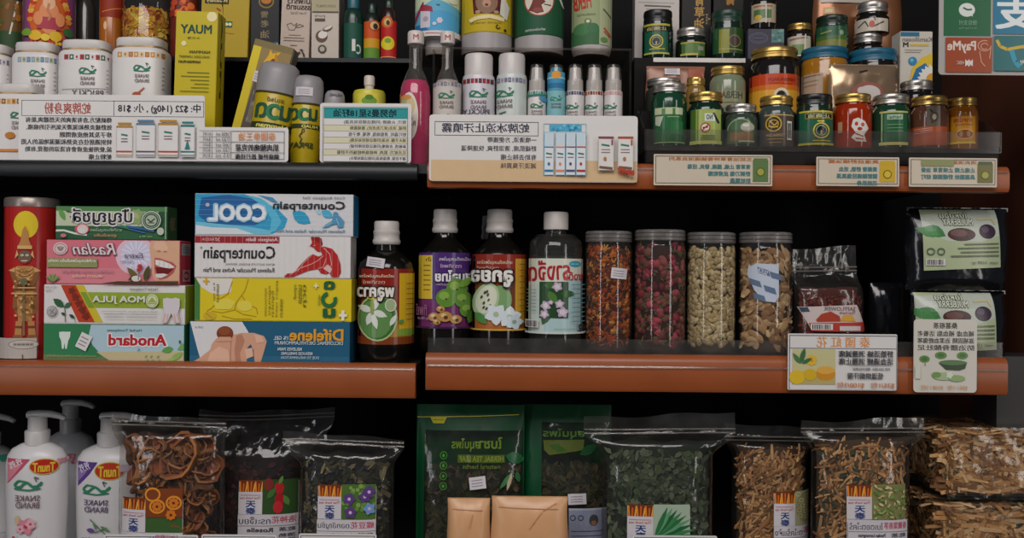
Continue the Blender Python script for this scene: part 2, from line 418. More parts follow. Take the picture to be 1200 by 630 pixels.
# -------- dried bits: every piece has real thickness
def frame_at(n, roll):
    n = n.normalized(); a = n.cross(Vector((0, 0, 1)));
    if a.length < 1e-3: a = Vector((1, 0, 0))
    a.normalize(); b = n.cross(a)
    return a * math.cos(roll) + b * math.sin(roll), b * math.cos(roll) - a * math.sin(roll), n
def chip(m, p, n, L, W, c, bend=.25, th=.0012, roll=None):
    a, b, q = frame_at(n, random.random() * 6.28 if roll is None else roll)
    k = random.uniform(-bend, bend); tw = random.uniform(.5, 1)
    vs = []
    for i, t in enumerate((-.5, 0, .5)):
        c0 = p + a * L * t + b * (k * L * (t * t - .12)) + q * random.uniform(-.1, .1) * L; w_ = W * (1 if i == 1 else tw)
        vs += [c0 - b * w_ / 2, c0 + b * w_ / 2, c0 + b * w_ / 2 * .8 + q * th, c0 - b * w_ / 2 * .8 + q * th]
    fs = [(3, 2, 1, 0), (8, 9, 10, 11)]
    for i in (0, 4): fs += [(i + j, i + (j + 1) % 4, i + 4 + (j + 1) % 4, i + 4 + j) for j in range(4)]
    m.add(vs, fs, c)
def leafbit(m, p, n, L, W, c):
    a, b, q = frame_at(n, random.random() * 6.28); cu = random.uniform(-.35, .35)
    pts = [(-.5, 0), (-.2, .5), (.2, .45), (.5, 0), (.2, -.5), (-.25, -.4)]
    up_ = [p + a * L * x + b * W * y + q * (abs(y) * W * cu + x * x * L * cu * .5) for x, y in pts]
    m.add(up_ + [u - q * .0005 for u in up_], [(0, 1, 2, 3), (0, 3, 4, 5), (9, 8, 7, 6), (11, 10, 9, 6)] + [(i, 6 + i, 6 + (i + 1) % 6, (i + 1) % 6) for i in range(6)], c)
_ico = None
def blob(m, p, n, rx, ry, rz, c, roll=None, jit=.12):
    global _ico
    if _ico is None:
        bm = bmesh.new(); bmesh.ops.create_icosphere(bm, subdivisions=2, radius=1); bm.verts.index_update()
        _ico = ([v.co.copy() for v in bm.verts], [[v.index for v in f.verts] for f in bm.faces]); bm.free()
    a, b, q = frame_at(n, random.random() * 6.28 if roll is None else roll)
    m.add([p + (a * v.x * rx + b * v.y * ry + q * v.z * rz) * (1 + random.uniform(-jit, jit)) for v in _ico[0]], _ico[1], c)
def pick(cols, j=.25):
    c = H(random.choice(cols)); k = 1 + random.uniform(-j, j); return tuple(min(1, x * k) for x in c)

def bag(label, x0, x1, ytop, yzip, yfill, Y, th, z, pieces=None, core='3a2a18', hx=None, group='bags of dried herbs', name='herb_bag', cat='bag', deco=None, zoom=None, film=None, seed=1, stickw=None, filname='dried_herbs', lean=0.0, extra=None, rough=.0016, ylow=655, cin=.007):
    """clear zip bag: film, zip strip, filling (stuff), label"""
    cx = (x0 + x1) / 2; s = S(Y); hw0 = (x1 - x0) / 2 * s
    hx0, hx1 = hx if hx else (x0, x1)
    t = thing(name, label, cat, (PX(cx, ytop, Y), Y, z + .0005), 0, group, lean)
    zt, zz, zf = PZ(cx, ytop, Y) - z, PZ(cx, yzip, Y) - z, PZ(cx, yfill, Y) - z
    def half(zv):                                       # left and right edge at a height
        k = 0 if zv < zf * .9 else min(1, (zv - zf * .9) / max(zz - zf * .9, 1e-4)); k = k * k * (3 - 2 * k)
        b = 1 - .06 * (1 - min(1, zv / (zf * .15))) ** 2
        return (-hw0 * b * (1 - k) + (hx0 - cx) * s * k, hw0 * b * (1 - k) + (hx1 - cx) * s * k)
    def thick(zv):
        if zv < zf: k = min(1, zv / (zf * .1)); return th / 2 * (.8 + .2 * k) * (1 - .25 * (zv / zf) ** 3)
        k = min(1, (zv - zf) / max(zz - zf, 1e-4)); return th / 2 * .75 * (1 - k) ** 1.3 + .0012
    off = seed * 7.31
    def front(xn, zv, inset=0.0):
        l, r = half(zv); a = xn; e = max(0, 1 - abs(a) ** 3.2) ** .55
        return Vector(((l + r) / 2 + (r - l) / 2 * a * (1 - inset / hw0), -(thick(zv) - inset) * e, zv))
    nu, nv = 44, 40; fm = MB()
    for side in (-1, 1):
        vs = []
        for j in range(nv + 1):
            zv = zt * j / nv
            for i in range(nu + 1):
                a = -1 + 2 * i / nu; p = front(a, zv); e = max(0, 1 - abs(a) ** 6)
                wv = Vector((p.x * 34 + off, p.z * 30, side * 3 + off))
                q = noise.noise(wv) * .5 + abs(noise.noise(wv * 2.1)) * .6
                k = .35 if zv < zf else (1.7 if zv < zz * .98 else .9)
                y = p.y + e * rough * k * (1 - 2 * q) * 1.4
                if side > 0: y = -p.y - e * rough * k * q
                y += .004 * math.sin(p.x * 21 + off) * max(0, (zv - zf) / max(zt - zf, 1e-4))
                zq = zv + (.0035 * math.sin(p.x * 17 + off) + .0015 * math.sin(p.x * 60)) * max(0, (zv - zf) / max(zt - zf, 1e-4))
                vs.append((p.x, y, max(0, zq)))
        fs = [(j * (nu + 1) + i, j * (nu + 1) + i + 1, (j + 1) * (nu + 1) + i + 1, (j + 1) * (nu + 1) + i) for j in range(nv) for i in range(nu)]
        fm.add(vs, fs)
    fm.build('film', film or FILM, t, smooth=180)
    zs = MB()
    for dz in (0, .005):
        pts = []
        for i in range(25):
            l, r = half(zt); x = l + (r - l) * i / 24
            pts.append((x, -.0022 + .004 * math.sin(x * 21 + off) * (zz - zf) / max(zt - zf, 1e-4), zz + dz + .0035 * math.sin(x * 17 + off) * (zz - zf) / max(zt - zf, 1e-4)))
        zs.tube(pts, .0011, 6)
    zs.build('zip_strip', clear('f4f2ef', .12, .15, 1.4), t, smooth=60)
    if pieces:
        m = MB(); R = random.Random(seed); core_c = H(core); random.seed(seed)
        cu, cv = 24, 16
        for side in (-1, 1):
            vs = []
            for j in range(cv + 1):
                for i in range(cu + 1):
                    a = -1 + 2 * i / cu; p = front(a, zf * (.01 + .97 * j / cv), cin); y = p.y if side < 0 else -p.y
                    vs.append((p.x, y, p.z + (noise.noise((p.x * 40, off, 0)) * .006 if j == cv else 0)))
            m.add(vs, [(j * (cu + 1) + i, j * (cu + 1) + i + 1, (j + 1) * (cu + 1) + i + 1, (j + 1) * (cu + 1) + i) for j in range(cv) for i in range(cu)], core_c)
        zlo = max(0.012, PZ(cx, ylow, Y) - z)
        def sample(ins=.004):
            a = random.uniform(-.95, .95); zv = random.uniform(zlo, max(zlo, zf - .011)); p = front(a, zv, ins + random.random() * .003)
            n = Vector((a * abs(a) * 1.2, -1, 0.5 if zv > zf * .9 else 0)) + Vector((random.uniform(-.35, .35), 0, random.uniform(-.35, .35)))
            return p, n.normalized()
        pieces(m, sample)
        f = m.build(filname, DRY, t, smooth=0); f['kind'] = 'stuff'
    if deco:
        def mp(px, py, l):
            x = (px - cx) * s; zv = zt + (ytop - py) * s; le, ri = half(zv); a = max(-.97, min(.97, (x - (le + ri) / 2) / ((ri - le) / 2)))
            return (x, front(a, zv).y - .0022 - l, zv)
        d = Deck(mp, (x0, x1, 4), clip=(x0 + 1, ytop, x1 - 1, ytop + zt / s - 1))
        if zoom: d.use(*zoom)
        deco(d); d.build('label', t)
    if extra: extra(t, front, zf, zz, zt, s, cx)
    return t
# ---------------------------------------------------------------- the setting
def slab(name, b, m, bevel=0.0, parent=None):
    mb = MB(); mb.box(*b); return mb.build(name, m, parent, bevel=bevel)
def struct(o): o['kind'] = 'structure'; return o
DARK = mat('0d0c0c', .75, spec=.2, vary=.2, scale=12)
struct(slab('floor', (-2.4, 2.4, -4.5, .46, -.06, 0), mat('3a3734', .6, scale=6, vary=.2)))
struct(slab('wall_back', (-2.4, 2.4, .40, .46, 0, 2.6), DARK))
struct(slab('wall_right', (.735, .78, .05, .399, 0, 2.6), mat('6a3a26', .55, vary=.35, scale=5)))
struct(slab('trim_1', (.655, .7345, .055, .12, 0, EZ - .112), mat('33302e', .5, vary=.15, scale=8)))

WOOD = mat('9e5229', .36, vary=.16, scale=14, spec=.5)
LID_ = mat('1b1e22', .45)
Z_UL, Z_UR, Z_ML, Z_MR, Z_B = up(123), up(124), up(-115), up(-102), up(-385)
X_L0, X_LR = -1.1, PX(487, 440, 0)
X_R0, X_R1 = PX(499, 440, 0), PX(1179, 440, 0)
def fascia(name, x0, x1, ztop, zbot, m, parent):
    """price rail: rounded nose along the front of a shelf"""
    mb = MB(); h = ztop - zbot
    P = [(.012, ztop), (.003, ztop), (-.002, ztop - .003), (-.0045, ztop - .009), (-.0045, zbot + .006), (-.002, zbot + .001), (.003, zbot), (.012, zbot)]
    n = len(P); mb.add([(x0, y, z) for y, z in P] + [(x1, y, z) for y, z in P], [tuple(range(n)), tuple(range(2 * n - 1, n - 1, -1))] + [(i, n + i, n + (i + 1) % n, (i + 1) % n) for i in range(n)])
    return mb.build(name, m, parent, smooth=50)
# left shelving
tl = thing('shelving_unit', 'left dark shelving bay with black top rail and orange brown middle rail', 'shelf', (0, 0, 0))
slab('upper_shelf', (X_L0, PX(505, 190, .04), .0125, .395, Z_UL - .012, Z_UL), LID_, 0, tl)
fascia('upper_rail', X_L0, X_LR, Z_UL, up(103), mat('0f1316', .45), tl)
slab('middle_shelf', (X_L0, X_LR, .0125, .395, Z_ML - .02, Z_ML), mat('231713', .5), 0, tl)
fascia('middle_rail', X_L0, X_LR, Z_ML + .003, up(-153), WOOD, tl)
slab('lower_shelf', (X_L0, X_LR, .0125, .395, Z_B - .02, Z_B), LID_, 0, tl)
fascia('lower_rail', X_L0, X_LR, Z_B - .001, Z_B - .035, WOOD, tl)
slab('plinth', (X_L0, X_LR, .03, .395, 0, Z_B - .0205), LID_, 0, tl)
Z_RISE = Z_UL + 64 * K; Z_TOP = up(277)
slab('low_riser', (X_L0, PX(199, 150, .07), .092, .24, Z_UL + .0005, Z_RISE), mat('15120f', .6), 0, tl)
slab('glass_riser', (X_L0, PX(482, 75, .155), .155, .395, Z_TOP - .006, Z_TOP), mat('15171a', .35, spec=.3), 0, tl)
# right shelving
tr = thing('shelving_unit', 'right shelving bay with two orange brown price rails', 'shelf', (0, 0, 0))
slab('upper_shelf', (PX(508, 190, .04), X_R1, .0125, .395, Z_UR - .014, Z_UR), mat('231713', .5), 0, tr)
fascia('upper_rail', X_R0, X_R1, Z_UR + .001, up(94), WOOD, tr)
slab('middle_shelf', (X_R0, X_R1, .0125, .395, Z_MR - .02, Z_MR), mat('2a1a14', .4), 0, tr)
fascia('middle_rail', X_R0, X_R1, Z_MR + .003, up(-143), WOOD, tr)
slab('acrylic_lip', (X_R0 + .002, X_R1 - .003, .0035, .0055, Z_MR + .0035, Z_MR + .0225), ACRYL, 0, tr)
slab('lower_shelf', (X_R0, X_R1 + .06, .0125, .395, Z_B - .02, Z_B), LID_, 0, tr)
fascia('lower_rail', X_R0, X_R1 + .06, Z_B - .001, Z_B - .035, WOOD, tr)
slab('plinth', (X_R0, X_R1 + .06, .03, .395, 0, Z_B - .0205), LID_, 0, tr)
for nm, z in (('upper_price_channel', up(118)), ('middle_price_channel', up(-113))):
    b = MB(); b.tube([(X_R0 + .003, -.0068, z), (X_R1 - .003, -.0068, z)], .0016, 8); b.build(nm, clear('f4f2ef', .12, .1, 1.3), tr)
b = MB(); b.tube([(X_L0 + .003, -.0062, up(-118)), (X_LR - .003, -.0062, up(-118))], .0012, 8); b.build('middle_price_channel', clear('f4f2ef', .06, .15, 1.1), tl)

# stepped display trays on the upper right shelf
Z_TRAY, Z_MID, Z_BACK = up(146), up(198), up(289)
ty = thing('display_tray', 'clear stepped tray holding the balm jars on the upper right shelf', 'tray', (0, 0, 0))
xa, xb = PX(756, 175, .01), PX(1168, 175, .01)
slab('tray_base', (xa, xb, .004, .07, Z_UR + .0015, Z_TRAY), mat('14100e', .45, spec=.2), .001, ty)
slab('front_lip', (xa, xb, .002, .0038, Z_TRAY - .006, Z_TRAY + .0215), ACRYL, 0, ty)
for xx in (xa - .0022, xb + .0002):
    m = MB(); P = [(.002, Z_TRAY - .006), (.002, Z_TRAY + .0215), (.012, Z_TRAY + .023), (.0735, Z_MID), (.0735, Z_TRAY - .006)]; n = 5
    m.add([(xx, y, z) for y, z in P] + [(xx + .002, y, z) for y, z in P], [tuple(range(n)), tuple(range(2 * n - 1, n - 1, -1))] + [(i, n + i, n + (i + 1) % n, (i + 1) % n) for i in range(n)])
    m.build('side_wall', ACRYL, ty)
DKB = mat('120e0c', .6, spec=.15)
slab('middle_step', (PX(748, 120, .1), PX(1104, 120, .1), .0745, .19, Z_UR + .0015, Z_MID), DKB, 0, ty)
slab('back_step', (PX(744, 70, .19), PX(1064, 70, .19), .1945, .33, Z_UR + .0015, Z_BACK), DKB, 0, ty)
slab('step_edge', (PX(766, 72, .19), PX(874, 72, .19), .1925, .1942, Z_BACK - .0065, Z_BACK), mat('d9d3cc', .3), 0, ty)
ACR2 = clear('e8e6e4', .02, .12, .35)
rz = thing('acrylic_riser', 'clear riser shelf carrying four big cans above the spray bottles', 'shelf', (0, 0, 0))
xa, xb = PX(486, 65, .15), PX(738, 65, .15); Z_CAN = up(287)
slab('top_plate', (xa, xb, .128, .26, Z_CAN - .003, Z_CAN), clear('e8e4e0', .05, .1, .5), 0, rz)
slab('side_panel', (xb - .003, xb, .128, .26, Z_UR + .0005, Z_CAN - .0035), ACR2, 0, rz)
slab('side_panel', (PX(512, 65, .2), PX(512, 65, .2) + .003, .128, .26, Z_UR + .0005, Z_CAN - .0035), ACR2, 0, rz)
# ---------------------------------------------------------------- upper left shelf
GC = 'powder tins on the upper left shelf'
TINW = mat('d3cfcc', .42, vary=.03)
def powder(x0, x1, ytop, Y, z, cols, label, extra=None, lidh=12, small=False):
    cx = (x0 + x1) / 2; yb = ytop + lidh
    body = [(.93, None), (.96, 400), (.96, 400), (1, 390), (1, yb + 9), (.97, yb + 5), (.9, yb + 2)]
    body = [(.95, None), (1, ytop + 118), (1, yb + 6), (.96, yb + 3), (.9, yb + 1)] if not small else [(.95, None), (1, ytop + 92), (1, yb + 6), (.96, yb + 3), (.9, yb + 1)]
    neckm = ('neck', mat('a98f6a', .35, .5), [(.86, yb + 2), (.86, yb - 2)])
    lid = ('lid', mat('cfc9c4', .45), [(.84, yb - 1), (.87, yb - 2), (.87, ytop + 3), (.84, ytop + .6), (.76, ytop)])
    def deco(d):
        bands(d, x0 + 2, x1 - 2, yb + 7, yb + 13, cols, 9)
        snake(d, cx, ytop + 38, 20)
        if extra: extra(d, cx, ytop)
        for k in range(6): d.line([(x1 - 7, yb + 24 + k * 5), (x1 - 3, yb + 24 + k * 5)], 1, 'a49fa3')
    return can(label, 'powder_tin', 'tin', x0, x1, ytop, Y, z, [('tin_body', TINW, body), neckm, lid], deco, n=3.4, group=GC, fy=.74)
powder(-38, 16, 50, .125, Z_RISE, ['8d7f92', 'c9c2c6', '6f6177'], 'white powder tin cut off by the left picture edge, purple dotted band')
powder(19, 71, 48, .125, Z_RISE, ['7f9fb4', 'b9ae86', '5f86a4'], 'white powder tin with a blue patterned band, second from left in back row')
powder(73.5, 133, 45, .125, Z_RISE, ['b3323a', '2f5a44', 'd3cfcc'], 'white powder tin with a red and green band, third from left in back row',
       lambda d, cx, y: (d.line([(cx - 30, y + 60), (cx + 28, y + 58)], .7, 'a9a3a6'), d.T('PRICKLY', cx - 18, y + 60.5, cx + 19, y + 67.5, '5d5558', .01)))
powder(136, 198, 42, .125, Z_RISE, ['c98f4a', 'd9c7a0', 'b5752f'], 'white powder tin with an orange patterned band beside the yellow carton',
       lambda d, cx, y: (d.ell(cx - 6, y + 69, 5, 3, 'a9552f'), d.line([(cx - 4, y + 67), (cx + 3, y + 61)], 1.6, 'b9612f')))
powder(-6, 52, 97, .05, Z_UL, ['c98f4a', '8a5a2a', 'd9a75a'], 'white powder tin with a white lid standing lower in front at far left',
       lambda d, cx, y: (d.ell(cx - 10, y + 62, 6, 4, 'b9772f'), d.rect(cx - 30, y + 78, cx + 30, y + 81, 'c9803f')), small=True)

# back row tins on the glass riser
def fig_oval(d, x, y, s_, cols):
    d.ell(x, y + 22 * s_, 24 * s_, 40 * s_, cols[0]); d.ring(x, y + 22 * s_, 24 * s_, 40 * s_, 3 * s_, cols[1])
t = can('green and brown incense tin at the far left of the back row', 'incense_tin', 'tin', -2, 29, -40, .2, Z_TOP,
        [('tin_body', mat('3a2f1e', .3), [(.97, None), (1, 70), (1, -30)]), ('lid', mat('2a3a24', .4), [(1.02, -30), (1.02, -42), (.95, -44)])],
        lambda d: (d.rect(-2, 0, 30, 38, '6a4a22'), d.rect(-2, 36, 30, 56, '2f4a2a'), d.line([(21, 0), (12, 40)], 2, 'cfc9b8'), d.dots(0, 4, 28, 34, 14, 2.4, ['8a5a2a', 'a36a2a', '4a5a2a'])), group=None)
def deity(d):
    d.rect(30, -20, 88, 62, '7a4a6a'); d.ell(58, 16, 27, 42, 'c9602a'); d.ring(58, 16, 27, 42, 3, '8a3f7a')
    for i in range(22):
        a = PI * (1 + i / 21.0); d.flower(58 + 22 * math.cos(a), 22 + 34 * math.sin(a), 4, 6, ['e08a3a', 'c23a2a', 'e0b04a'][i % 3]); d.l -= .93
    d.l += 3
    d.ell(58, 20, 12, 20, 'd98a5a'); d.ell(58, 3, 7, 8, 'dfae8a'); d.poly([(52, -3), (58, -16), (64, -3)], 'd9a53a')
    d.poly([(44, 34), (72, 34), (66, 20), (50, 20)], 'a83a4a'); d.ell(46, 22, 5, 8, 'd98a5a'); d.ell(70, 22, 5, 8, 'd98a5a')
    d.line([(58, 4), (56, 12), (60, 18), (57, 24)], 2.4, 'c47a5a')
    for x, y, r, c in ((43, 42, 7, 'd9b02f'), (65, 42, 7, 'd9b02f'), (79, 35, 6, '3f6a3f'), (54, 44, 5, 'e0c23a'), (34, 38, 5, '7a9a3a')): d.ell(x, y, r, r * .85, c)
    d.dots(36, 48, 80, 56, 16, 2, ['d9b02f', 'c23a2a', 'e08a3a'])
can('purple and orange tin printed with a seated deity among flowers', 'incense_tin', 'tin', 30, 87, -30, .2, Z_TOP,
    [('tin_body', mat('6a3f5a', .3), [(.97, None), (1, 70), (1, -20)]), ('lid', mat('7a3f5a', .4), [(1.02, -20), (1.02, -32), (.95, -34)])], deity)
can('clear empty bottle behind the powder tins, between two tins', 'glass_bottle', 'bottle', 89, 112, -30, .24, Z_TOP,
    [('glass', mat('3a3632', .15, spec=.6), [(.95, None), (1, 60), (1, 10), (.7, -4), (.4, -14), (.4, -24)]), ('cap', mat('8a2f2a', .4), [(.48, -22), (.48, -32), (.4, -34)])])
can('amber bottle with a dark red top label behind the powder tins', 'amber_bottle', 'bottle', 118, 144, -30, .21, Z_TOP,
    [('glass', mat('a85f1e', .2), [(.95, None), (1, 70), (1, -10), (.5, -24)]), ('cap', mat('7a2f1a', .4), [(.55, -22), (.55, -32), (.4, -34)])],
    lambda d: (d.rect(118, -8, 144, 20, '8f2f1a'), d.line([(120, 14), (142, 8)], 1, 'c9803f'), d.ell(124, 30, 2, 5, 'd9b48a')))
def garland(m, zt, r):
    for i in range(330):
        a = random.uniform(-PI, 0); z = random.uniform(.004, zt)
        p = Vector((math.cos(a) * r, math.sin(a) * r, z)); leafbit(m, p, (p - Vector((0, 0, p.z))).normalized() + Vector((random.uniform(-.5, .5), random.uniform(-.5, .5), random.uniform(-.5, .5))), random.uniform(.01, .018), random.uniform(.006, .011), pick(['c9921f', 'd3a82a', 'b5701a', 'a8481a', 'd9b84a', 'c98a1f'], .2))
t = can('jar of yellow and orange dried flowers in the back row', 'flower_jar', 'jar', 146, 199, -30, .2, Z_TOP,
        [('glass', GLASS, [(.96, None), (1, 55), (1, -12), (.85, -18)]), ('lid', mat('8f2f1a', .4), [(.95, -16), (.95, -28), (.85, -30)])], group=None)
m = MB(); rr = 24 * S(.2); m.lathe([(rr, .002), (rr, .075)], 24, col=H('c98a1f')); garland(m, .074, rr); f = m.build('dried_flowers', DRY, t); f['kind'] = 'stuff'
t = can('dark red packet with orange blooms behind the tall yellow carton', 'red_can', 'can', 201, 232, -30, .2, Z_TOP,
        [('can_body', mat('6a1f18', .4), [(.97, None), (1, 70), (1, -30)])], lambda d: (d.dots(202, 0, 230, 18, 20, 3.5, ['b5472a', 'd9702f', '8a2a1f']),))

# the yellow YAUM carton and its neighbours
def yaum(d):
    d.T('MUAY', 208, 30, 244, 40, '1f4a3a', .03); d.T('水衣菌', 216, 44, 231, 47, '5a6a2a')
    d.ell(244, 20, 6, 6, 'e8d8a0'); d.ell(212, 52, 3, 3, 'e8d8a0')
    d.T('NAMMAN', 219, 60, 243, 63.5, '4a5020', .02); d.T('ANALGESIC LINIMENT', 207, 66, 243, 69, '5a6020', .01); d.T('NAMMAN MUAY', 206, 72, 232, 75, '2a3020', .03)
    for i, (a, b) in enumerate(((217, 243), (210, 243), (221, 243), (226, 243), (222, 243), (209, 243))): d.line([(a, 86 + i * 4.4), (b, 86 + i * 4.4)], .8, '6a7020')
carton('liniment_carton', 'tall yellow carton with four large dark green letters beside the white powder tins', 'box', 202, 251, 14, 190, .06, .034, 'c2ae1c', yaum, z=Z_UL, lean=.022,
       end=lambda e: (e.T('MUAY', .15, .10, .85, .28, '2a3a1a', .03, rot=PI / 2),), rough=.35)
def yel(d):
    d.rect(238, 0, 266, 6, '2f2218'); d.T('Monkolary', 240, 1, 264, 5, 'd9c98a', .02); d.line([(252, 11), (257, 14)], 2, 'a3382a')
    d.rect(262, 26, 271, 33, '1f5a4a'); d.ell(264.5, 29.5, 2, 2, 'd9d4a0'); d.ell(268.5, 29.5, 2, 2, 'd9d4a0'); d.line([(262, 39), (273, 40)], 1, 'b5862a')
carton('yellow_pack', 'yellow plaster pack standing behind the tilted clear box', 'box', 234, 290, -12, 60, .19, .03, 'b09416', yel, z=Z_TOP, lean=.03)
def clr(d):
    d.rect(262, 60, 309, 168, '8f7a4a'); d.rect(262, 60, 272, 168, 'd3bd2a')
    for p in ([(283, 60), (297, 80), (287, 96), (281, 78)], [(296, 60), (283, 66), (278, 78), (290, 70)]): d.poly(p, 'd9a92a')
    d.poly([(290, 62), (300, 78), (296, 100), (290, 84)], 'b57f1f'); d.ell(289, 76, 3, 6, '6a3f18')
    d.poly([(274, 100), (292, 100), (290, 168), (272, 168)], '5a5148'); d.T('Somthavin', 276, 110, 287, 150, 'a39a88', rot=0, mir=False)
    sticker(d, 276, 95, 9, 13)
carton('clear_box', 'clear box of yellow balm leaning right against the grey capped spray', 'box', 262, 309, 52, 172, .085, .03, '7a6a3f', clr, lean=.25, z=Z_UL + .0005,
       end=lambda e: (e.rect(0, 0, .12, 1, 'cfcac2'), e.rect(.12, 0, 1, 1, '6f675c')))  # pale strip is the clear edge's highlight, put into the colour
def nuad(d, cx, y, w_):
    d.T('นวด', cx - w_ / 2, y, cx + w_ / 2, y + w_ * .42, '24503a', .03); d.ring(cx + 1, y + w_ * .22, w_ * .24, w_ * .24, w_ * .1, '2a7a4a', 20, .6, 5.7)
def spraycan(label, x0, x1, y0, cap, lean, body, Y, deco):
    return can(label, 'massage_spray', 'spray can', x0, x1, y0, Y, Z_UL + .001, [
        ('can_body', mat('b89f18', .3), [(.93, None), (.98, body), (.98, cap + 2), (.93, cap)]),
        ('cap', mat('8f8b8c', .4), [(1, cap), (1, y0 + 14), (.93, y0 + 5), (.75, y0 + 1), (.5, y0)])], deco, group='yellow massage sprays with grey caps', lean=lean)
def sp1(d):
    nuad(d, 313, 124, 40); d.rect(290, 146, 340, 153, '2f3a18'); d.T('Namman', 296, 147, 332, 152, 'd9cf6a', .03); d.T('สเปรย์', 304, 116, 324, 121, '7a6a1a', .02)
    d.rect(290, 109, 340, 110.5, '3f3a20')
spraycan('largest yellow massage spray with grey cap leaning right, left of its fellows', 290, 338, 72, 110, .13, 178, .05, sp1)
def sp2(d):
    nuad(d, 353, 128, 32); d.rect(338, 146, 374, 151, '2f3a18'); d.T('NUAD', 352, 147, 370, 150.5, 'd9cf6a', .03); d.line([(353, 156), (350, 160), (353, 164), (351, 169)], 1.4, '3f3a20')
    d.ring(354, 154, 2, 2, .8, '3f3a20'); sticker(d, 353, 108, 19, 10); d.rect(334, 121, 376, 122.4, '3f3a20'); d.T('SPRAY', 338, 168, 366, 174, '3f4a20', .03)
spraycan('middle yellow massage spray with a price sticker on its grey cap', 340, 375, 87, 122, .05, 178, .048, sp2)
spraycan('small yellow massage spray half hidden behind the blue headed price table', 378, 402, 105, 126, .03, 178, .05, lambda d: (d.T('NUAD', 384, 110, 398, 113, '5a5456', .02), nuad(d, 390, 130, 20)))
t = can('small yellow sauce pouch with white spout behind the blue headed sign', 'spout_pouch', 'pouch', 414, 452, 85, .085, Z_UL,
        [('pouch_body', mat('c9c03a', .35), [(.9, None), (1, 150), (1, 108), (.92, 104), (.2, 102.5)]), ('cap', mat('cbbfb4', .4), [(.28, 104), (.28, 98), (.33, 97), (.33, 88), (.28, 85.5)])],
        lambda d: (d.rect(416, 109, 450, 160, 'd3c84a'), d.ell(433, 118, 9, 5, '6f9a3a'), d.ell(433, 114, 5, 3, '4f7a2a')))
can('small bottle with a cream cap peeping out behind the largest spray can', 'oil_bottle', 'bottle', 309, 330, 57, .125, Z_UL, [('bottle_body', mat('2a2018', .3), [(.95, None), (1, 180), (1, 96), (.7, 84)]), ('cap', mat('b59a70', .45), [(.72, 85), (.75, 82), (.75, 64), (.6, 59), (.4, 57)])])
# on the glass riser
def blk(d):
    d.ring(312, 2, 9, 8, 1.6, '8f7426'); d.ell(312, 1, 6, 4, 'b5702a'); d.T('雪', 306, 14, 314, 21, '8a7a5a', .02); d.T('老', 306, 24, 315, 32, '8a7a5a', .02); d.T('油', 306, 36, 316, 45, '8a7a5a', .02); d.T('膏', 306, 50, 315, 58, '7a4a3a', .02)
    d.ell(324, 53, 4, 4, '2a5a7a'); d.ell(325, 53, 1.6, 2, 'cfd4d8')
carton('oil_carton', 'black carton with gold characters standing on the upper riser', 'box', 294, 327, -20, 61, .19, .04, '17191a', blk, z=Z_TOP)
def crm(d):
    d.T('มะพร้าว', 335, -2, 361, 5, '3a2f2a', .03); d.T('ธรรมชาติ', 334, 6, 362, 12, '3a2f2a', .03); d.T('herbal', 339, 14, 357, 17.5, '8a7a70')
    d.line([(335, 30), (338, 36), (344, 36), (347, 28), (343, 31), (340, 28), (335, 30)], .8, '7a6a60'); d.line([(345, 33), (350, 29), (355, 31), (349, 33), (345, 33)], .8, '7a6a60')
    for i, (a, b) in enumerate(((338, 352), (332, 356), (332, 356))): d.line([(a, 42 + i * 3.2), (b, 42 + i * 3.2)], .8, '8a7a70')
    d.line([(340, 54), (348, 54)], .9, '8a7a70')
    for i in range(12): d.leaf(328 + i * 2.6, 61 + (i % 3) * 2.4 - i * .2, 4.5, 2, -.6 + (i % 4) * .7, '2a2522')
carton('herb_carton', 'cream carton with a leafy lower border on the upper riser', 'box', 328, 362, -15, 69, .17, .035, 'bba99a', crm, z=Z_TOP, lean=.03)
def coc(d):
    d.rect(366, 0, 396, 14, 'a89f80'); d.T('COCONUT', 370, 6, 393, 9, '5a5340', .01); d.T('pure', 369, 18, 381, 21, '7a6a60'); d.rect(369, 22, 381, 25.5, '5a4a40')
    d.ell(377, 43, 7, 7, '5f4a3a'); d.ell(378.5, 41, 5.5, 4.5, 'd8d0c8', rot=-.4); d.ell(384, 34, 6, 3, '5f4a3a', rot=-.4); d.ell(384.5, 33, 5, 1.8, 'd3cbc2', rot=-.4)
    d.ell(378, 58, 5, 5, '4a4038'); d.ell(378, 58, 3, 3, 'b0a698'); d.rect(366, 14, 397, 15, '4a3a30')
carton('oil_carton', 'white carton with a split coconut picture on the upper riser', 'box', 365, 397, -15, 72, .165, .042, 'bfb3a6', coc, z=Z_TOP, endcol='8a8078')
def ob(label, x0, x1, y0, cap, bodyc, deco, capm=DARKGREEN, nk=None):
    return can(label, 'oil_bottle', 'bottle', x0, x1, y0, .17, Z_TOP, [
        ('bottle_body', mat(bodyc, .25), [(.93, None), (1, 71), (1, cap + 13), (.95, cap + 5), (.62, cap)]), ('cap', capm, [(.6, cap + 1), (.62, cap - 3), (.62, y0 + 2), (.5, y0)])], deco, group='slim oil bottles on the riser')
ob('slim green oil bottle with teal cap, beside the coconut carton', 403, 426, -14, 8, '143328', lambda d: (d.rect(404, 27, 425, 70, '1c4f40'), d.rect(413, 46, 417, 60, 'cfd0c8'), d.T('C', 418.5, 52, 423, 63, 'cfd0c8', .02), d.line([(406, 69), (423, 69)], 1.2, '9aa08a')), mat('1f5a66', .4))
ob('slim oil bottle with orange to green label, middle of the three', 426.5, 446, 2, 14, '1a2218', lambda d: (d.rect(427, 25, 445, 48, 'c2501f'), d.rect(427, 45, 445, 57, 'c9921f'), d.rect(427, 56, 445, 70, '5f8a2f'), d.ring(439, 30, 6.5, 6.5, 1, 'b5381f'), d.ell(439, 30, 5, 5, 'c9a86a'), d.ell(440, 31, 2.6, 3.6, '2a2418'), d.line([(427, 69), (444, 69)], 1, 'c9c48a')))
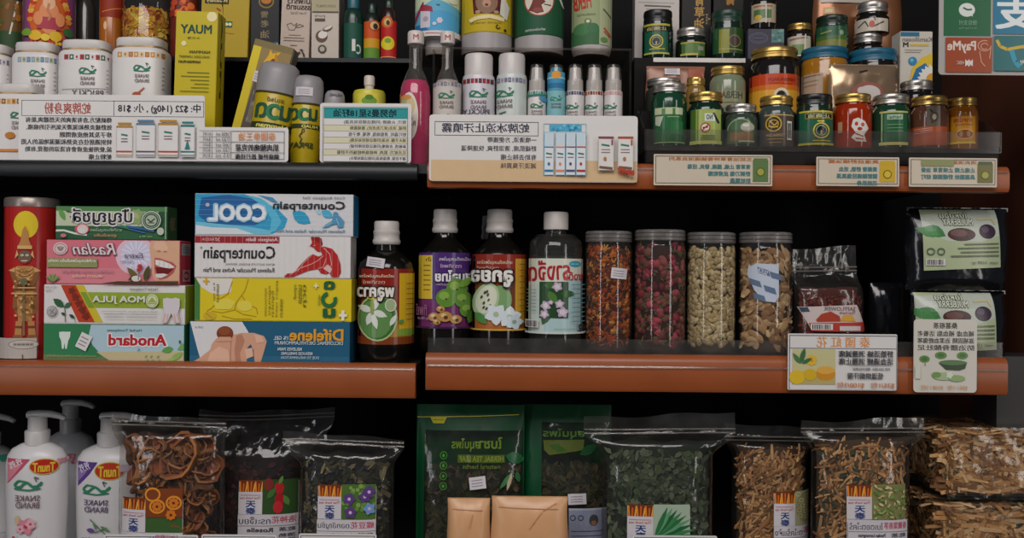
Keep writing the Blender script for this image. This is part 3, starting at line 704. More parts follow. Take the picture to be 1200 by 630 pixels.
ob('slim red oil bottle with a yellow round patch, right of its fellows', 446.5, 465.5, -2, 8, '2a1512', lambda d: (d.rect(447, 24, 465, 68, 'b3201f'), d.ell(454, 26, 6.5, 7, 'c9601f'), d.ell(454, 26, 4, 4.5, 'c9a86a'), d.ell(455, 27, 2, 3, '3a2418'), d.ell(455, 51, 7.5, 8, 'd3c02a'), d.ell(455, 48, 3.4, 3, '6f9a2f'), d.line([(447, 67), (464, 67)], 1, 'd9a06a')))

# signs of the upper left shelf
def s1(d):
    d.frame(80, 378, 753, 436, 1.6, '2a2a30'); d.line([(421, 380), (421, 434)], 1.6, '2a2a30')
    d.T('蛇牌爽身粉', 165, 386, 335, 428, 'b0412f', .012); d.T('中: $22 (140g) , 小: $18', 437, 388, 740, 425, '2a2a38', .018)
    d.para(['傳統配方,含有清爽的天然體爽,能有', '效舒緩炎熱和濕滯天氣所引的痕癢,', '疹子及其他皮膚問題', '特別適居住在炎熱和潮濕地區的人而', '設,使用後皮膚會有清涼的感覺,有助', '蛇粉止癢'], 80, 414, 440, 27, 20, '22222c', .018)
    for i, (x, c, c2) in enumerate(((432, 'b5862f', 'b9452f'), (506, '5f7f9a', '7a4a5a'), (588, 'b5862f', 'b9452f'), (672, '2f7f7a', '2f7f7a'))):
        y = (456, 446, 446, 452)[i]; w_ = (60, 70, 74, 52)[i]
        d.rect(x, y + 14, x + w_, 584, 'dcd8d6'); d.rect(x, y + 14, x + w_, y + 22, c); d.rect(x + 5, y + 2, x + w_ - 5, y + 10, c); d.rect(x, 562, x + w_, 568, c2); d.line([(x, 578), (x + w_, 578)], 3, c)
        d.line([(x + w_ * .3, y + 46), (x + w_ * .7, y + 50)], 6, '2f7d6c'); d.line([(x + w_ * .3, y + 62), (x + w_ * .7, y + 62)], 3, '7a6a6e'); d.line([(x + w_ * .3, y + 72), (x + w_ * .7, y + 72)], 3, '7a6a6e'); d.frame(x, y + 14, x + w_, 584, 1, 'b0acaa')
        if i == 3: d.poly([(x + 26, 520), (x + 36, 556), (x + 16, 556)], '2f7f7a')
sign('white powder price sign with red title, leftmost on the upper shelf', 22, 240, 113, 190, .0075, s1, zoom=(0, 0, 3.15), z=Z_UL + .0006)
def s2(d):
    for x in (0, 33, 95): d.line([(x - 5, 488), (x - 5, 588)], 1.2, '5a5a60')
    for y in (486, 508, 528, 548, 568, 588): d.line([(-20, y), (94, y)], 1, '6a6a70')
    for x in (101, ): d.frame(97, 486, 295, 590, 1.6, '3a3a40')
    d.line([(97, 527), (295, 527)], 1.6, '3a3a40'); d.line([(97, 566), (295, 566)], 1.6, '3a3a40')
    d.T('泰國拳王油', 127, 491, 262, 521, 'd98a4a', .012); d.T('肌肉酸痛的克星', 115, 535, 274, 560, '1f1f28', .02); d.T('鎮痛舒緩 跌打扭傷', 115, 571, 276, 590, '1f1f28', .02)
    for i, (a, b) in enumerate((('450 ml', '$130'), ('120 ml', '$60'), ('60 ml', '$35'), ('30 ml', '$25'), ('15 ml', '$18'))): d.T(a, 44, 491 + 20 * i, 88, 505 + 20 * i, '5a5a62'); d.T(b, 0, 491 + 20 * i, 24, 505 + 20 * i, '5a5a62')
sign('white price table with orange heading right of the powder sign', 231, 338, 150, 190, .005, s2, zoom=(240, 0, 3.15), z=Z_UL + .0006)
def s3(d):
    d.rect(440, 388, 748, 428, '2f9494'); d.T('哈努曼5星18籽油', 476, 394, 706, 422, '12303c', .03)
    L = ['發汗, 火傷擦 (同樣這樣容易高溫)', '舒緩, 消炎(家刀及虎皮), 腹痛腹脹', '蚊叮蟲咬, 燙傷燒傷, 喉嚨, 嗽子傷', '濕火手腳, 祛濕(同樣這樣容易祛傷)', '鼻敏感, 皮膚癢(同樣這樣按摩紓緩)', '孔氏蛇方: 肌肉, 神經痛神經痛的不舒服', '鏈不舒服, 舊傷風濕(同樣這樣按摩去)']
    W_ = [514, 536, 532, 536, 536, 490, 536]
    for i in range(7):
        y = 431 + 22.5 * i; d.rect(440, y, 748, y + 21, 'd3cdae' if i % 2 else 'd8d5d2'); d.T(L[i], W_[i], y + 3, 744, y + 18.5, '1f1f1f', .015); d.line([(440, y + 22), (748, y + 22)], 1.2, '55524e')
    d.frame(438, 386, 750, 590, 1.6, '4a4a4a')
sign('price table with a turquoise header bar at the shelf end', 375, 482, 118, 187.5, .006, s3, zoom=(240, 0, 3.15), z=Z_UL + .0006)
# ---------------------------------------------------------------- upper right shelf, cans and sprays
# back row of big cans on the clear riser
def big(label, x0, x1, bodycol, deco, foot, footcol='a19b9a', pts=None):
    return can(label, 'powder_can', 'can', x0, x1, -70, .19, Z_CAN, [
        ('foot', mat(footcol, .35), pts or [(.96, None), (1, 60), (1, foot)]),
        ('can_body', mat(bodycol, .32), [(.985, foot + 1), (.985, -60), (.9, -70)])], deco, group='big cans on the clear riser')
def house(d):
    d.rect(488, -20, 540, 36, '5fa8c4'); d.poly([(488, -20), (540, -20), (540, 8), (510, -2), (488, 12)], 'c2cfae'); d.rect(488, 28, 540, 37, '2f6fa3'); d.ell(520, 26, 22, 14, '4f9fc9')
    d.rect(494, 12, 505, 32, 'c9c4cc'); d.poly([(488, 18), (495, 4), (507, 8), (508, 14), (494, 12), (488, 26)], '9a3446'); d.line([(497, 2), (495, 8)], 1.6, '7a2f3a'); d.ell(500, 22, 3, 3, 'b09aa6')
    d.flower(516, 24, 4, 6, 'd3cbd6'); d.ell(510, 28, 2.4, 2, 'c4cbe0'); d.ell(531, 0, 5, 3.4, 'cfd0bc'); d.line([(512, 5), (514, 6.5), (516, 5)], .8, '2f5a6a')
    d.rect(488, 36, 541, 42.5, 'd3ccc8'); d.line([(500, 39), (522, 39.6)], 1.2, 'b06a60')
can('blue and white can with a cottage picture standing on its white cap', 'powder_can', 'can', 487, 540, -70, .19, Z_CAN, [
    ('foot', mat('b9b3b0', .35), [(.5, None), (.52, 58), (.52, 44), (.9, 43), (1, 41), (1, 36)]),
    ('can_body', mat('a9b8a8', .32), [(.985, 37), (.985, -60), (.9, -70)])], house, group='big cans on the clear riser')
def rat(d):
    d.rect(542, -30, 601, 37, 'bca21e'); d.poly([(552, -30), (590, -30), (587, 16), (556, 16)], '5a1f22'); d.ell(571, 2, 13, 14, '8a6a52'); d.ell(561, -6, 4, 5, '9a7a62'); d.ell(581, -6, 4, 5, '9a7a62'); d.ell(571, 4, 5, 5, 'b98a72'); d.ell(571, 6, 2, 1.6, '5a3028')
    d.ell(561, 14, 3, 2, 'a98a72'); d.ell(582, 14, 3, 2, 'a98a72'); d.poly([(588, -10), (597, 6), (594, 22), (586, 16)], 'd3d0c0')
    d.line([(552, 24), (560, 21), (575, 19.5), (591, 22)], 4.5, 'dfcf9a'); d.T('dispose carefully', 552, 25.5, 588, 28, '6a5a2a', rot=-.03); d.ring(584, 31, 2.6, 2.6, 1.1, '3a2a18', 14, 0, 4.8); d.ell(592, 34, 1.6, 1.6, '3a2a18')
big('yellow can with a rat picture above the two white capped bottles', 542, 601, 'b59a1c', rat, 38)
def green(d):
    d.rect(604, -30, 662, 40, '1f5236'); d.ell(632.5, 0, 17.5, 19, 'd3c9b8'); d.ring(632.5, 0, 17.5, 19, 1.2, 'a3442f')
    d.poly([(620, 12), (624, 4), (626, -4), (632, -12), (641, -8), (636, -2), (640, 2), (635, 6), (638, 14), (630, 16)], '6f3028'); d.line([(635, -8), (644, -4)], 1.2, '3a201a'); d.line([(638, 5), (646, 6)], 1, '3a201a'); d.ell(631, 12, 6, 3, '8a4438')
    d.T('wholesome', 617, 33, 640, 36.5, 'b9c4b4', .01, rot=-.05); d.line([(656, -4), (660, 4)], 2.4, 'c9cbc0')
big('dark green can with a round white animal badge on the clear riser', 604, 661, '1f4f34', green, 41)
def herb(d):
    d.rect(671, -30, 718, 50, '9aa37a'); d.T('HERB', 673, -8, 693, 10, 'b8362a', .03, rot=-.12); d.rect(671, 34, 703, 52, '3f6a44'); d.ell(683, 34, 10, 7, '4a7a4c'); d.ell(696, 33, 7, 6, '41704a'); d.rect(703, -30, 718, 52, 'aab08a')
    d.ell(690, 25, 4, 3.4, '6a7a4a'); d.ell(690, 25, 2, 1.8, 'd3d6b8'); d.T('natural', 678, 15, 698, 18, '6a7450'); d.line([(708, 32), (716, 40)], 2, 'b5563a'); d.line([(707, 10), (716, 18)], 1.6, '5a6444'); d.line([(708, 36), (715, 42)], 1.4, 'b5563a'); d.ell(708, 46, 4, 3, '5f8a50')
can('olive green can with red lettering and a white domed foot, rightmost big can', 'powder_can', 'can', 671, 717, -70, .19, Z_CAN, [
    ('foot', mat('b5afac', .35), [(.7, None), (.9, 63), (1, 56), (1, 52)]), ('can_body', mat('8f9872', .32), [(.985, 53), (.985, -60), (.9, -70)])], herb, group='big cans on the clear riser')
# glass bottles
def syrup(label, x0, x1, y0, z, col, deco, shoulder=88):
    t = can(label, 'syrup_bottle', 'bottle', x0, x1, y0, .045, z, [
        ('glass', clear('e8e4e0', .05, .05, 1.0), [(.95, None), (1, 185), (1, shoulder + 22), (.93, shoulder + 10), (.7, shoulder), (.42, shoulder - 12), (.4, 50), (.4, 46)]),
        ('liquid', mat(col, .25), [(.9, None), (.965, 184), (.965, shoulder + 22), (.9, shoulder + 11), (.72, shoulder + 4)]),
        ('cap', mat('cfc6c0', .4), [(.44, 49), (.52, 48), (.52, y0 + 2), (.46, y0)])], deco)
    cx = (x0 + x1) / 2; r = (x1 - x0) / 2 * S(.045); s = S(.045 - r)
    d = round_deck(cx, y0, s, r * .52, t['top'] - z, t.location.x, t.location.y); d.T('M', cx - 3, y0 + 5, cx + 3, y0 + 11, 'b5564f', .02); d.build('cap_print', [c for c in t.children if c.name.startswith('cap')][0])
    return t
def pk(d):
    d.ell(480, 137, 11, 29, 'd9cfc4'); d.ell(478, 120, 7, 9, '9fae84'); d.ell(482, 124, 5, 10, 'c9b48a'); d.ell(477, 114, 6, 3, 'c98a4a'); d.line([(478, 130), (484, 140)], 1, '6a7a5a'); d.T('Rose', 474, 142, 488, 148, '6a4a50', .01)
syrup('glass bottle of bright pink syrup with a white cap, at the shelf end', 469, 506, 33, Z_UL, 'd6206f', pk)
def wt(d):
    d.rect(508, 96, 542, 200, 'c4bdb4'); bands(d, 509, 541, 96, 101, ['6a6478', 'a9a3ae', '8a8494'], 8); snake(d, 524, 112, 18); d.line([(518, 139), (526, 134), (532, 138)], 1.2, '8a7a5a')
syrup('glass bottle with a white snake label and clear neck, right of the pink bottle', 508.5, 541, 34, Z_UR, 'cfc8c0', wt)
def wcan(label, x0, x1, y0, bd, cols, txt, hi):
    cx = (x0 + x1) / 2
    def deco(d):
        bands(d, x0 + 1, x1 - 1, bd, bd + 5.5, cols, 8); snake(d, cx - (0 if txt else 8), bd + 18, 21)
        if txt: d.T('PRICKLY', cx - 17, bd + 36, cx + 12, bd + 42, '4a4450', .015); d.T('HEAT', cx - 14, bd + 43.5, cx + 8, bd + 48, '4a4450', .015)
        else: d.line([(cx - 14, bd + 42), (cx - 6, bd + 40)], 1.4, '5a7a5a')
    can(label, 'cooling_spray', 'spray can', x0, x1, y0, .062, Z_UR, [
        ('can_body', mat('cbc6cc' if txt else 'c4ccc6', .3), [(.95, None), (1, 195), (1, bd), (.95, bd - 5), (.88, bd - 6)]),
        ('cap', mat('c9c2be', .35), [(.86, bd - 5), (.86, y0 + 4), (.8, y0 + 1), (.6, y0)])], deco, group='white cooling sprays')
wcan('white cooling spray with a red and dark band, left of the purple banded one', 542, 580.5, 60, 92, ['b3323a', '2f3a34', '8a2f3a'], True, 0)
wcan('white cooling spray with a purple band right of the red banded one', 582, 618, 60, 91, ['6a6080', 'a9a3ae', '857a9a'], False, 0)
def mini(label, cx, cols, bodyc='cfcac6', capc='c9c3bf', special=0):
    x0, x1 = cx - 10.8, cx + 10.8
    def deco(d):
        if special == 2:
            d.rect(x0, 106, x1, 140, '7fb4ba')
            snake(d, cx, 116, 13)
        else:
            bands(d, x0 + .5, x1 - .5, 107, 111, cols, 7); snake(d, cx - (3 if cx > 660 else 0), 125 if special != 1 else 124, 14)
            if special == 1: d.leaf(cx + 2, 114, 12, 6, .4, '3f8fb4'); d.line([(x0, 112), (x1, 111)], 2, '2f7d6c')
    t = can(label, 'mini_spray', 'spray bottle', x0, x1, 74, .06, Z_UR, [
        ('bottle_body', mat(bodyc, .35), [(.95, None), (1, 200), (1, 108), (.96, 106)]),
        ('pump', mat(capc if special != 2 else '4f9ab4', .35), [(.86, 107), (.86, 93), (.68, 92), (.6, 79), (.56, 78)]),
        ('clear_cap', clear('f0eeec', .04, .08), [(.92, 106), (.86, 90), (.74, 78), (.66, 74.5), (.5, 74)])], deco, group='row of small white spray bottles')
    if special == 2:                                # printed cap: sun over blue bands
        r = 10.8 * S(.06); d = round_deck(cx, 74, S(.06 - r), r * .925, t['top'] - Z_UR, t.location.x, t.location.y)
        d.rect(x0, 84, x1, 105.5, '4f9ab4'); d.rect(x0, 92, x1, 97, '3f8fb4'); d.rect(x0, 97, x1, 103, '2f6f9a'); d.rect(x0, 90, x1, 92, '9ac4cf'); d.ell(cx, 87.5, 5.4, 4.6, 'd9963a'); d.build('cap_print', t)
mini('small white spray with green band and blue leaf, leftmost of five', 629.5, ['2f7d6c', 'a9b4ae', '2f7d6c'], special=1)
mini('small turquoise spray bottle with an orange sun on its cap', 652, ['3f8fb4'], '7fb4ba', special=2)
mini('small white spray with a dark purple band, just right of the turquoise one', 674.3, ['4a4460', '8a84a0', '3a3448'])
mini('small white spray with a dark red band, second from the right', 696.6, ['8a3030', 'b98a5a', '6a2028'])
mini('small white spray with a pink band, rightmost of five', 719, ['c99a9a', 'd3b4b0', 'b98080'])
def s4(d):
    d.rect(124, 515, 788, 583, 'd3b48c'); d.frame(135, 392, 468, 437, 1.6, '3a3f58')
    d.T('蛇牌冰涼止汗噴霧', 158, 397, 438, 427, '2a3048', .016)
    d.para(['一噴清涼, 方便攜帶', '舒緩肌膚, 清涼舒爽, 快速降溫', '有助去除止癢', '減淡汗臭異味'], 190, 462, 441, 27.5, 18, '4a4a54', .01)
    d.rect(503, 400, 606, 420, '4fa8c9'); d.frame(484, 396, 622, 564, 2, '8fc4d6'); d.dots(505, 402, 604, 418, 14, 5, ['3a90b8', '2f7fa8', '6fbcd6'])
    for x, c in ((487, '2f7fa0'), (523, 'd98a6a'), (556, '5a5470'), (589, 'b0403a')):
        d.rect(x, 424, x + 31, 562, 'dcdde0'); d.rect(x + 4, 424, x + 27, 468, 'c6d6de'); d.frame(x, 424, x + 31, 562, 1.5, '7fb4c9'); d.line([(x + 6, 492), (x + 25, 495)], 5, '2f7d6c'); d.line([(x + 6, 505), (x + 25, 505)], 3, '8a7a80'); d.line([(x + 2, 548), (x + 29, 548)], 7, c); d.line([(x + 1, 472), (x + 30, 472)], 3, c)
        d.ell(x + 15, 526, 4, 5, c)
    for x, c in ((659, '8a4a5a'), (721, 'b0503a')):
        d.rect(x, 440, x + 50, 546, 'dcd6d0'); d.rect(x, 438, x + 50, 446, c); d.line([(x + 10, 464), (x + 36, 468)], 6, '2f7d6c'); d.line([(x + 10, 480), (x + 38, 480)], 3, '8a7a80'); d.line([(x + 10, 489), (x + 38, 489)], 3, '8a7a80'); d.line([(x + 4, 536), (x + 46, 540)], 8, '7a5a48'); d.ell(x + 22, 510, 5, 7, 'a97a5a'); d.frame(x, 438, x + 50, 546, 1, 'b0a8a0'); d.line([(x + 44, 448), (x + 44, 466)], 5, c)
    d.line([(722, 538), (774, 560)], 9, 'b0503a'); d.T('NEW!!', 724, 545, 773, 560, 'b0382a', .03)
sign('white spray price sign with a boxed heading hung over the right rail', 503, 747, 135, 213, -.0095, s4, zoom=(460, 0, 2.74), corner=4)
def label_strip(label, x0, x1, y0, y1, w_, jarc, fr, lines, orange):
    def deco(d):
        d.frame(x0 + 2, y0 + 2, x1 - 2, y1 - 2.4, .7, '4a453c'); d.T(orange, x0 + w_, y0 + 3.2, x1 - 24, y0 + 7.4, 'b5744a', .02)
        d.para(lines, x0 + 14, x1 - 26, y0 + 11.5, 8, 5.6, '4f7f80', .04)
        d.rect(x1 - 23, y0 + 6, x1 - 5, y1 - 5, jarc); d.rect(x1 - 22, y0 + 4, x1 - 6, y0 + 8, '4a5a3a' if jarc[0] in '46' else jarc); d.ell(x1 - 14, y0 + 20, 5, 5, 'a3a34a' if jarc[0] != 'c' else 'd3b53a'); d.ring(x1 - 14, y0 + 20, 5, 5, 1, '5a5a2a')
        if fr: d.rect(x0 + 14, y0 + 2, x0 + 52, y0 + 10, '8a9060')
    sign(label, x0, x1, y0, y1, -.0098, deco, group='price labels on the upper right rail', col='c9bba6', corner=1, name='price_label', cat='label')
label_strip('cream rail label with a green jar picture, leftmost of the upper three', 766, 905, 181, 217.5, 18, '5f7a4a', 0, ['青草膏 止痛, 腫痛, 發炎, 扭傷', '舒解刀傷 皮膚乾癢', '防蚊驅蟲'], '五蛇油青草神膏鎮痛消炎系列')
label_strip('cream rail label with a yellow jar picture, middle of the upper three', 956.5, 1053.5, 184, 218, 14, 'c9a52f', 0, ['黃藥膏 舒筋, 活血', '關節酸痛扭傷風濕', '活絡肌骨'], '黃道益舒緩油薑')
label_strip('cream rail label with an olive jar picture, rightmost of the upper three', 1065, 1168, 185, 219, 50, '6f6a35', 1, ['止痛止癢 止咳青草 油膏', '鼻塞驅蚊 舒緩頭痛 蚊叮'], '消炎消腫')
# ---------------------------------------------------------------- upper right shelf, balm jars on the stepped tray
GF, GM, GB = 'balm jars in the front row of the tray', 'jars on the middle step', 'jars on the back step'
def spade(d, cx, cy, r, band=True, w_=18):
    d.ring(cx, cy, r, r, r * .18, 'c9b24a'); d.ell(cx, cy, r * .72, r * .72, '1a2a4a'); d.leaf(cx, cy + r * .3, r, r * .9, -PI / 2, '0f1418'); d.ring(cx, cy, r * .66, r * .66, r * .12, '8f9a6a'); d.line([(cx, cy + r * .5), (cx, cy)], r * .2, 'a9a36a')
def j1(d):
    d.rect(769, 128, 799, 168, '26633a'); d.rect(768, 126, 800, 134, 'b9bf9a'); d.line([(778, 127), (778, 134)], 4, '4a7a3a'); d.line([(790, 127), (790, 134)], 3, '4a7a3a'); d.poly([(769, 136), (778, 136), (774, 148), (769, 146)], 'b5bda6'); d.line([(782, 137), (796, 137)], 1.2, '7faa6a'); d.rect(786, 142, 800, 158, '2a6e3c'); d.line([(768, 167), (802, 167)], 1, 'a9c48a')
jar('green balm jar with silver lid, leftmost of the front row', 763.5, 805, 96, .042, Z_TRAY, SILVER, '143f28', j1, 11, group=GF)
def j2(d):
    d.rect(810, 128, 845, 169, '9fae5a'); d.rect(810, 128, 816, 169, '4a6a2a'); d.line([(818, 129), (818, 168)], 1.6, '6a8a3a'); d.rect(826, 133, 838, 142, 'd3d6cc'); d.T('NO', 828, 134.5, 835, 140, '2a4a3a', .03); d.line([(836, 132), (842, 144)], 2.4, '1f2a2a')
    d.ell(827, 149.5, 5.2, 5.2, 'd9cfc0'); d.line([(824, 150), (830, 149)], 1.6, '2a201a'); d.ring(827, 149.5, 5.6, 5.6, 1.2, 'b02a24'); d.line([(823.4, 153), (830.6, 146)], 1.2, 'b02a24')
    for k in range(3): d.line([(822, 159 + k * 2.6), (838, 159 + k * 2.6)], 1, '6a7a3a')
    d.rect(810, 165, 845, 169, 'c4cc6a')
jar('green mosquito balm jar with gold lid and a crossed insect sign', 806.5, 848, 106.5, .042, Z_TRAY, GOLD, '0f2a1e', j2, 11.5, group=GF)
def j3(d):
    d.poly([(853, 168), (853, 146), (860, 139), (877, 139), (884, 146), (884, 168)], '4f6a4a'); d.rect(856, 155, 882, 165, '8a6a44'); d.ell(876, 149, 8, 5.6, 'a9a894'); d.ring(868, 152, 15, 13, .8, 'b5b89a', 20, PI, 2 * PI); d.line([(866, 165.6), (884, 165.6)], 1.4, 'c4bfb0'); d.ell(874, 147, 4, 2, 'd3d0c0')
jar('dull grey green balm jar with silver lid, shortest of the front row', 849.5, 887.5, 121, .04, Z_TRAY, SILVER, '36453a', j3, 10.5, group=GF)
def j4(d):
    d.rect(896, 135, 930, 171, '4f4236'); d.rect(896, 134, 930, 135.4, 'b59a5a'); d.ell(907, 145, 9, 9, '3a2f24'); d.ring(907, 145, 9.4, 9.4, 1.4, 'c9a544'); d.ring(907, 145, 6, 5, 1.2, 'b8923a'); d.line([(902, 141), (908, 147), (912, 143)], 1.3, 'c9a544'); d.line([(901, 148), (912, 149)], 1.2, 'c9a544')
    d.T('TIGERBALSAM', 899, 157, 920, 160, 'b59a6a', .02); d.line([(900, 163), (918, 163)], .9, 'a98a5a'); d.line([(902, 167), (916, 167)], .9, 'a98a5a'); d.bars(922, 142, 927, 164)
jar('smoky brown balm jar with gold lid and a round gold seal', 889.5, 930, 111, .042, Z_TRAY, GOLD, '3c4744', j4, 11.5, group=GF)
def j5(d):
    d.rect(937, 131, 976, 170, '1f5a40'); d.rect(937, 129.5, 976, 131.5, 'c9b83a'); d.rect(944, 132.5, 975, 139, '1a1f1c'); d.frame(944, 132.5, 975, 139, .6, 'b5a03a'); d.T('止痛油', 948, 133.6, 972, 138, 'b8b08a', .03); d.line([(958, 142), (966, 142)], 1.6, 'd3c43a')
    spade(d, 962.5, 153, 9.5); d.rect(937, 167.5, 976, 170, 'c9b83a'); d.line([(953, 165), (972, 165)], 1.4, 'c4b43a')
jar('dark green balm jar with black lid and a spade badge', 932.5, 976, 109, .042, Z_TRAY, BLACK, '152a22', j5, 13, group=GF, neck=.92)
def j6(d):
    d.poly([(1000, 140), (1006, 138), (1014, 142), (1018, 150), (1013, 158), (1016, 166), (1004, 166), (998, 161), (1003, 155), (998, 148)], 'd6cfc8'); d.ell(1004, 145, 2, 2.4, 'b0401f'); d.ell(1011, 146, 2, 2.4, 'b0401f'); d.ell(1008, 151, 3, 2, '9a3018'); d.line([(1002, 156), (1012, 160)], 1.2, 'b0401f'); d.line([(1003, 162), (1012, 163)], 1.2, 'b0401f'); d.rect(983, 142, 988, 155, 'b0896a')
jar('orange red balm jar with gold lid and a white tiger like mask', 978, 1021, 108.5, .042, Z_TRAY, GOLD, '952a08', j6, 11, group=GF, bodyrough=.08)
def j7(d):
    d.rect(1034, 131, 1063, 170, '255a38'); d.rect(1031, 130, 1064, 132, 'b9b86a'); d.rect(1040, 134, 1058, 140, 'a3b8a0'); d.T('herbal', 1042, 135, 1056, 139, '3f6a4a', .02); d.line([(1034, 132), (1034, 168)], 1.4, '9fb87a'); d.rect(1031, 166.5, 1064, 170, 'd3c97a')
    for k in range(3): d.line([(1040, 146 + k * 4), (1058, 146 + k * 4)], .8, '6fa070')
jar('green balm jar with domed silver lid in the right half of the front row', 1022.5, 1066, 109, .042, Z_TRAY, SILVER, '163a28', j7, 12, group=GF)
def j8(d):
    d.rect(1068, 148, 1110, 170, 'a8502f'); d.rect(1086, 124, 1102, 148, '5f5648'); d.line([(1090, 128), (1097, 136), (1092, 144)], 1.6, '2a2018'); d.ell(1095, 137, 5, 6, '4a4034'); d.ell(1095, 137, 2.4, 3.4, 'a39a80')
    for k in range(3): d.line([(1072, 151 + k * 2.4), (1093, 150 + k * 2.2)], .7, 'd6a08a')
jar('half clear balm jar with gold lid and reddish content', 1067.5, 1110.5, 111, .042, Z_TRAY, GOLD, '5f3a2a', j8, 11.5, group=GF)
def j9(d):
    d.rect(1114, 136, 1143, 167, 'c98a1f'); d.T('ยาหม่อง', 1118, 137, 1139, 143, 'a83a1f', .03); d.rect(1120, 145, 1140, 147, 'a86a1a'); d.ell(1131, 157, 10, 6, '8a4a1a'); d.ring(1131, 157, 10, 6, 1, 'd9b06a'); d.ell(1127, 157, 2, 3.4, 'b98a5a'); d.ell(1135, 157, 2, 3.4, 'b98a5a'); d.rect(1114, 166, 1143, 168.5, 'd9c03a')
jar('small amber balm jar with gold lid, rightmost of the front row', 1111.5, 1145, 113.5, .04, Z_TRAY, GOLD, '94560f', j9, 10, group=GF, bodyrough=.08)

# middle step
jar('balm jar with silver lid half hidden behind the leftmost front jar', 757, 799, 90, .135, Z_MID, SILVER, '3a3a34', None, 9, group=GM)
jar('small gold capped jar between the two leftmost front lids', 804, 827, 90, .125, Z_MID, GOLD, '8a6a2f', None, 9, group=GM)
jar('greenish clear jar with gold lid behind the mosquito balm', 832, 873.5, 76, .14, Z_MID, GOLD, '7a8468', lambda d: (d.rect(842, 106, 872, 126, '8f8f70'), d.T('HERBAL', 842, 107, 870, 115, '4a5240', .03), d.line([(842, 120), (866, 120)], 1.2, '5a6048')), 10, group=GM)
def big1(d):
    d.rect(878, 86, 937, 100, 'c2451f'); d.rect(878, 99, 937, 106, 'd0701f'); d.rect(878, 105, 937, 135, 'd9a02f'); d.T('HERBALBALM', 901, 91, 931, 94.5, '8a2a18', .03); d.line([(902, 97), (928, 98)], 1, 'a03a18'); d.ring(916, 112, 9, 9, 3.2, 'd6cdb8', 20, PI, 2 * PI); d.ell(916, 112, 5.6, 5.6, '1f1a18')
jar('big dark jar with gold lid and an orange to yellow label', 879, 936, 53, .15, Z_MID, GOLD, '1a1614', big1, 13, group=GM, cat='jar', name='balm_jar')
def big2(d):
    d.rect(939, 85, 965, 110, 'b59a80'); d.line([(942, 88), (962, 87)], 1.6, '7a6a5a'); d.line([(942, 94), (960, 93.4)], 1, '8a7a6a'); d.line([(942, 99), (958, 98.4)], 1, '8a7a6a')
TEAL = mat('1a5f7a', .4)
jar('amber balm jar with a wide blue lid beside the foil bag', 939.5, 993, 53, .15, Z_MID, TEAL, 'a8701f', big2, 14, group=GM, lidw=1.06, neck=.95)
jar('dark balm jar with a wide blue lid behind the foil bag', 995.5, 1050, 55, .15, Z_MID, TEAL, '17130f', None, 15, group=GM, lidw=1.05, neck=.95)
def chamo(d):
    d.rect(1055, 38, 1077, 43, '2f6a8a'); d.T('Kamillosan', 1057, 44, 1092, 49, '7a7468', .02); d.T('M', 1058, 50, 1064, 55.5, '3a3430', .03); d.rect(1066, 52, 1088, 54.4, 'c9a83a'); d.line([(1060, 59), (1080, 59)], .8, '9a948a'); d.line([(1060, 61.6), (1078, 61.6)], .8, '9a948a')
    d.poly([(1066, 94), (1069, 80), (1080, 68), (1093, 62), (1093, 94)], 'd3b42f'); d.poly([(1068, 94), (1073, 81), (1084, 74), (1088, 80), (1078, 94)], '2a6a9a'); d.ell(1069, 72, 5, 5, '2f7fa8'); d.ell(1068, 71, 2, 2, '6fb0c9')
    for i in range(6): d.leaf(1093, 94, 19, 8, PI + .15 + i * .3, 'd9d4ca'); d.l -= .93
    d.l += 1; d.ell(1092, 93, 7, 7, 'c9922a')
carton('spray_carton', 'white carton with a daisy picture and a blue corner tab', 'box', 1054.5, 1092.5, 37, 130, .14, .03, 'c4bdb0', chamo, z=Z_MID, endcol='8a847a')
jar('dark squat jar with silver lid in front of the daisy carton', 1055, 1093, 93, .097, Z_MID, SILVER, '1a1714', None, 12, group=GM)
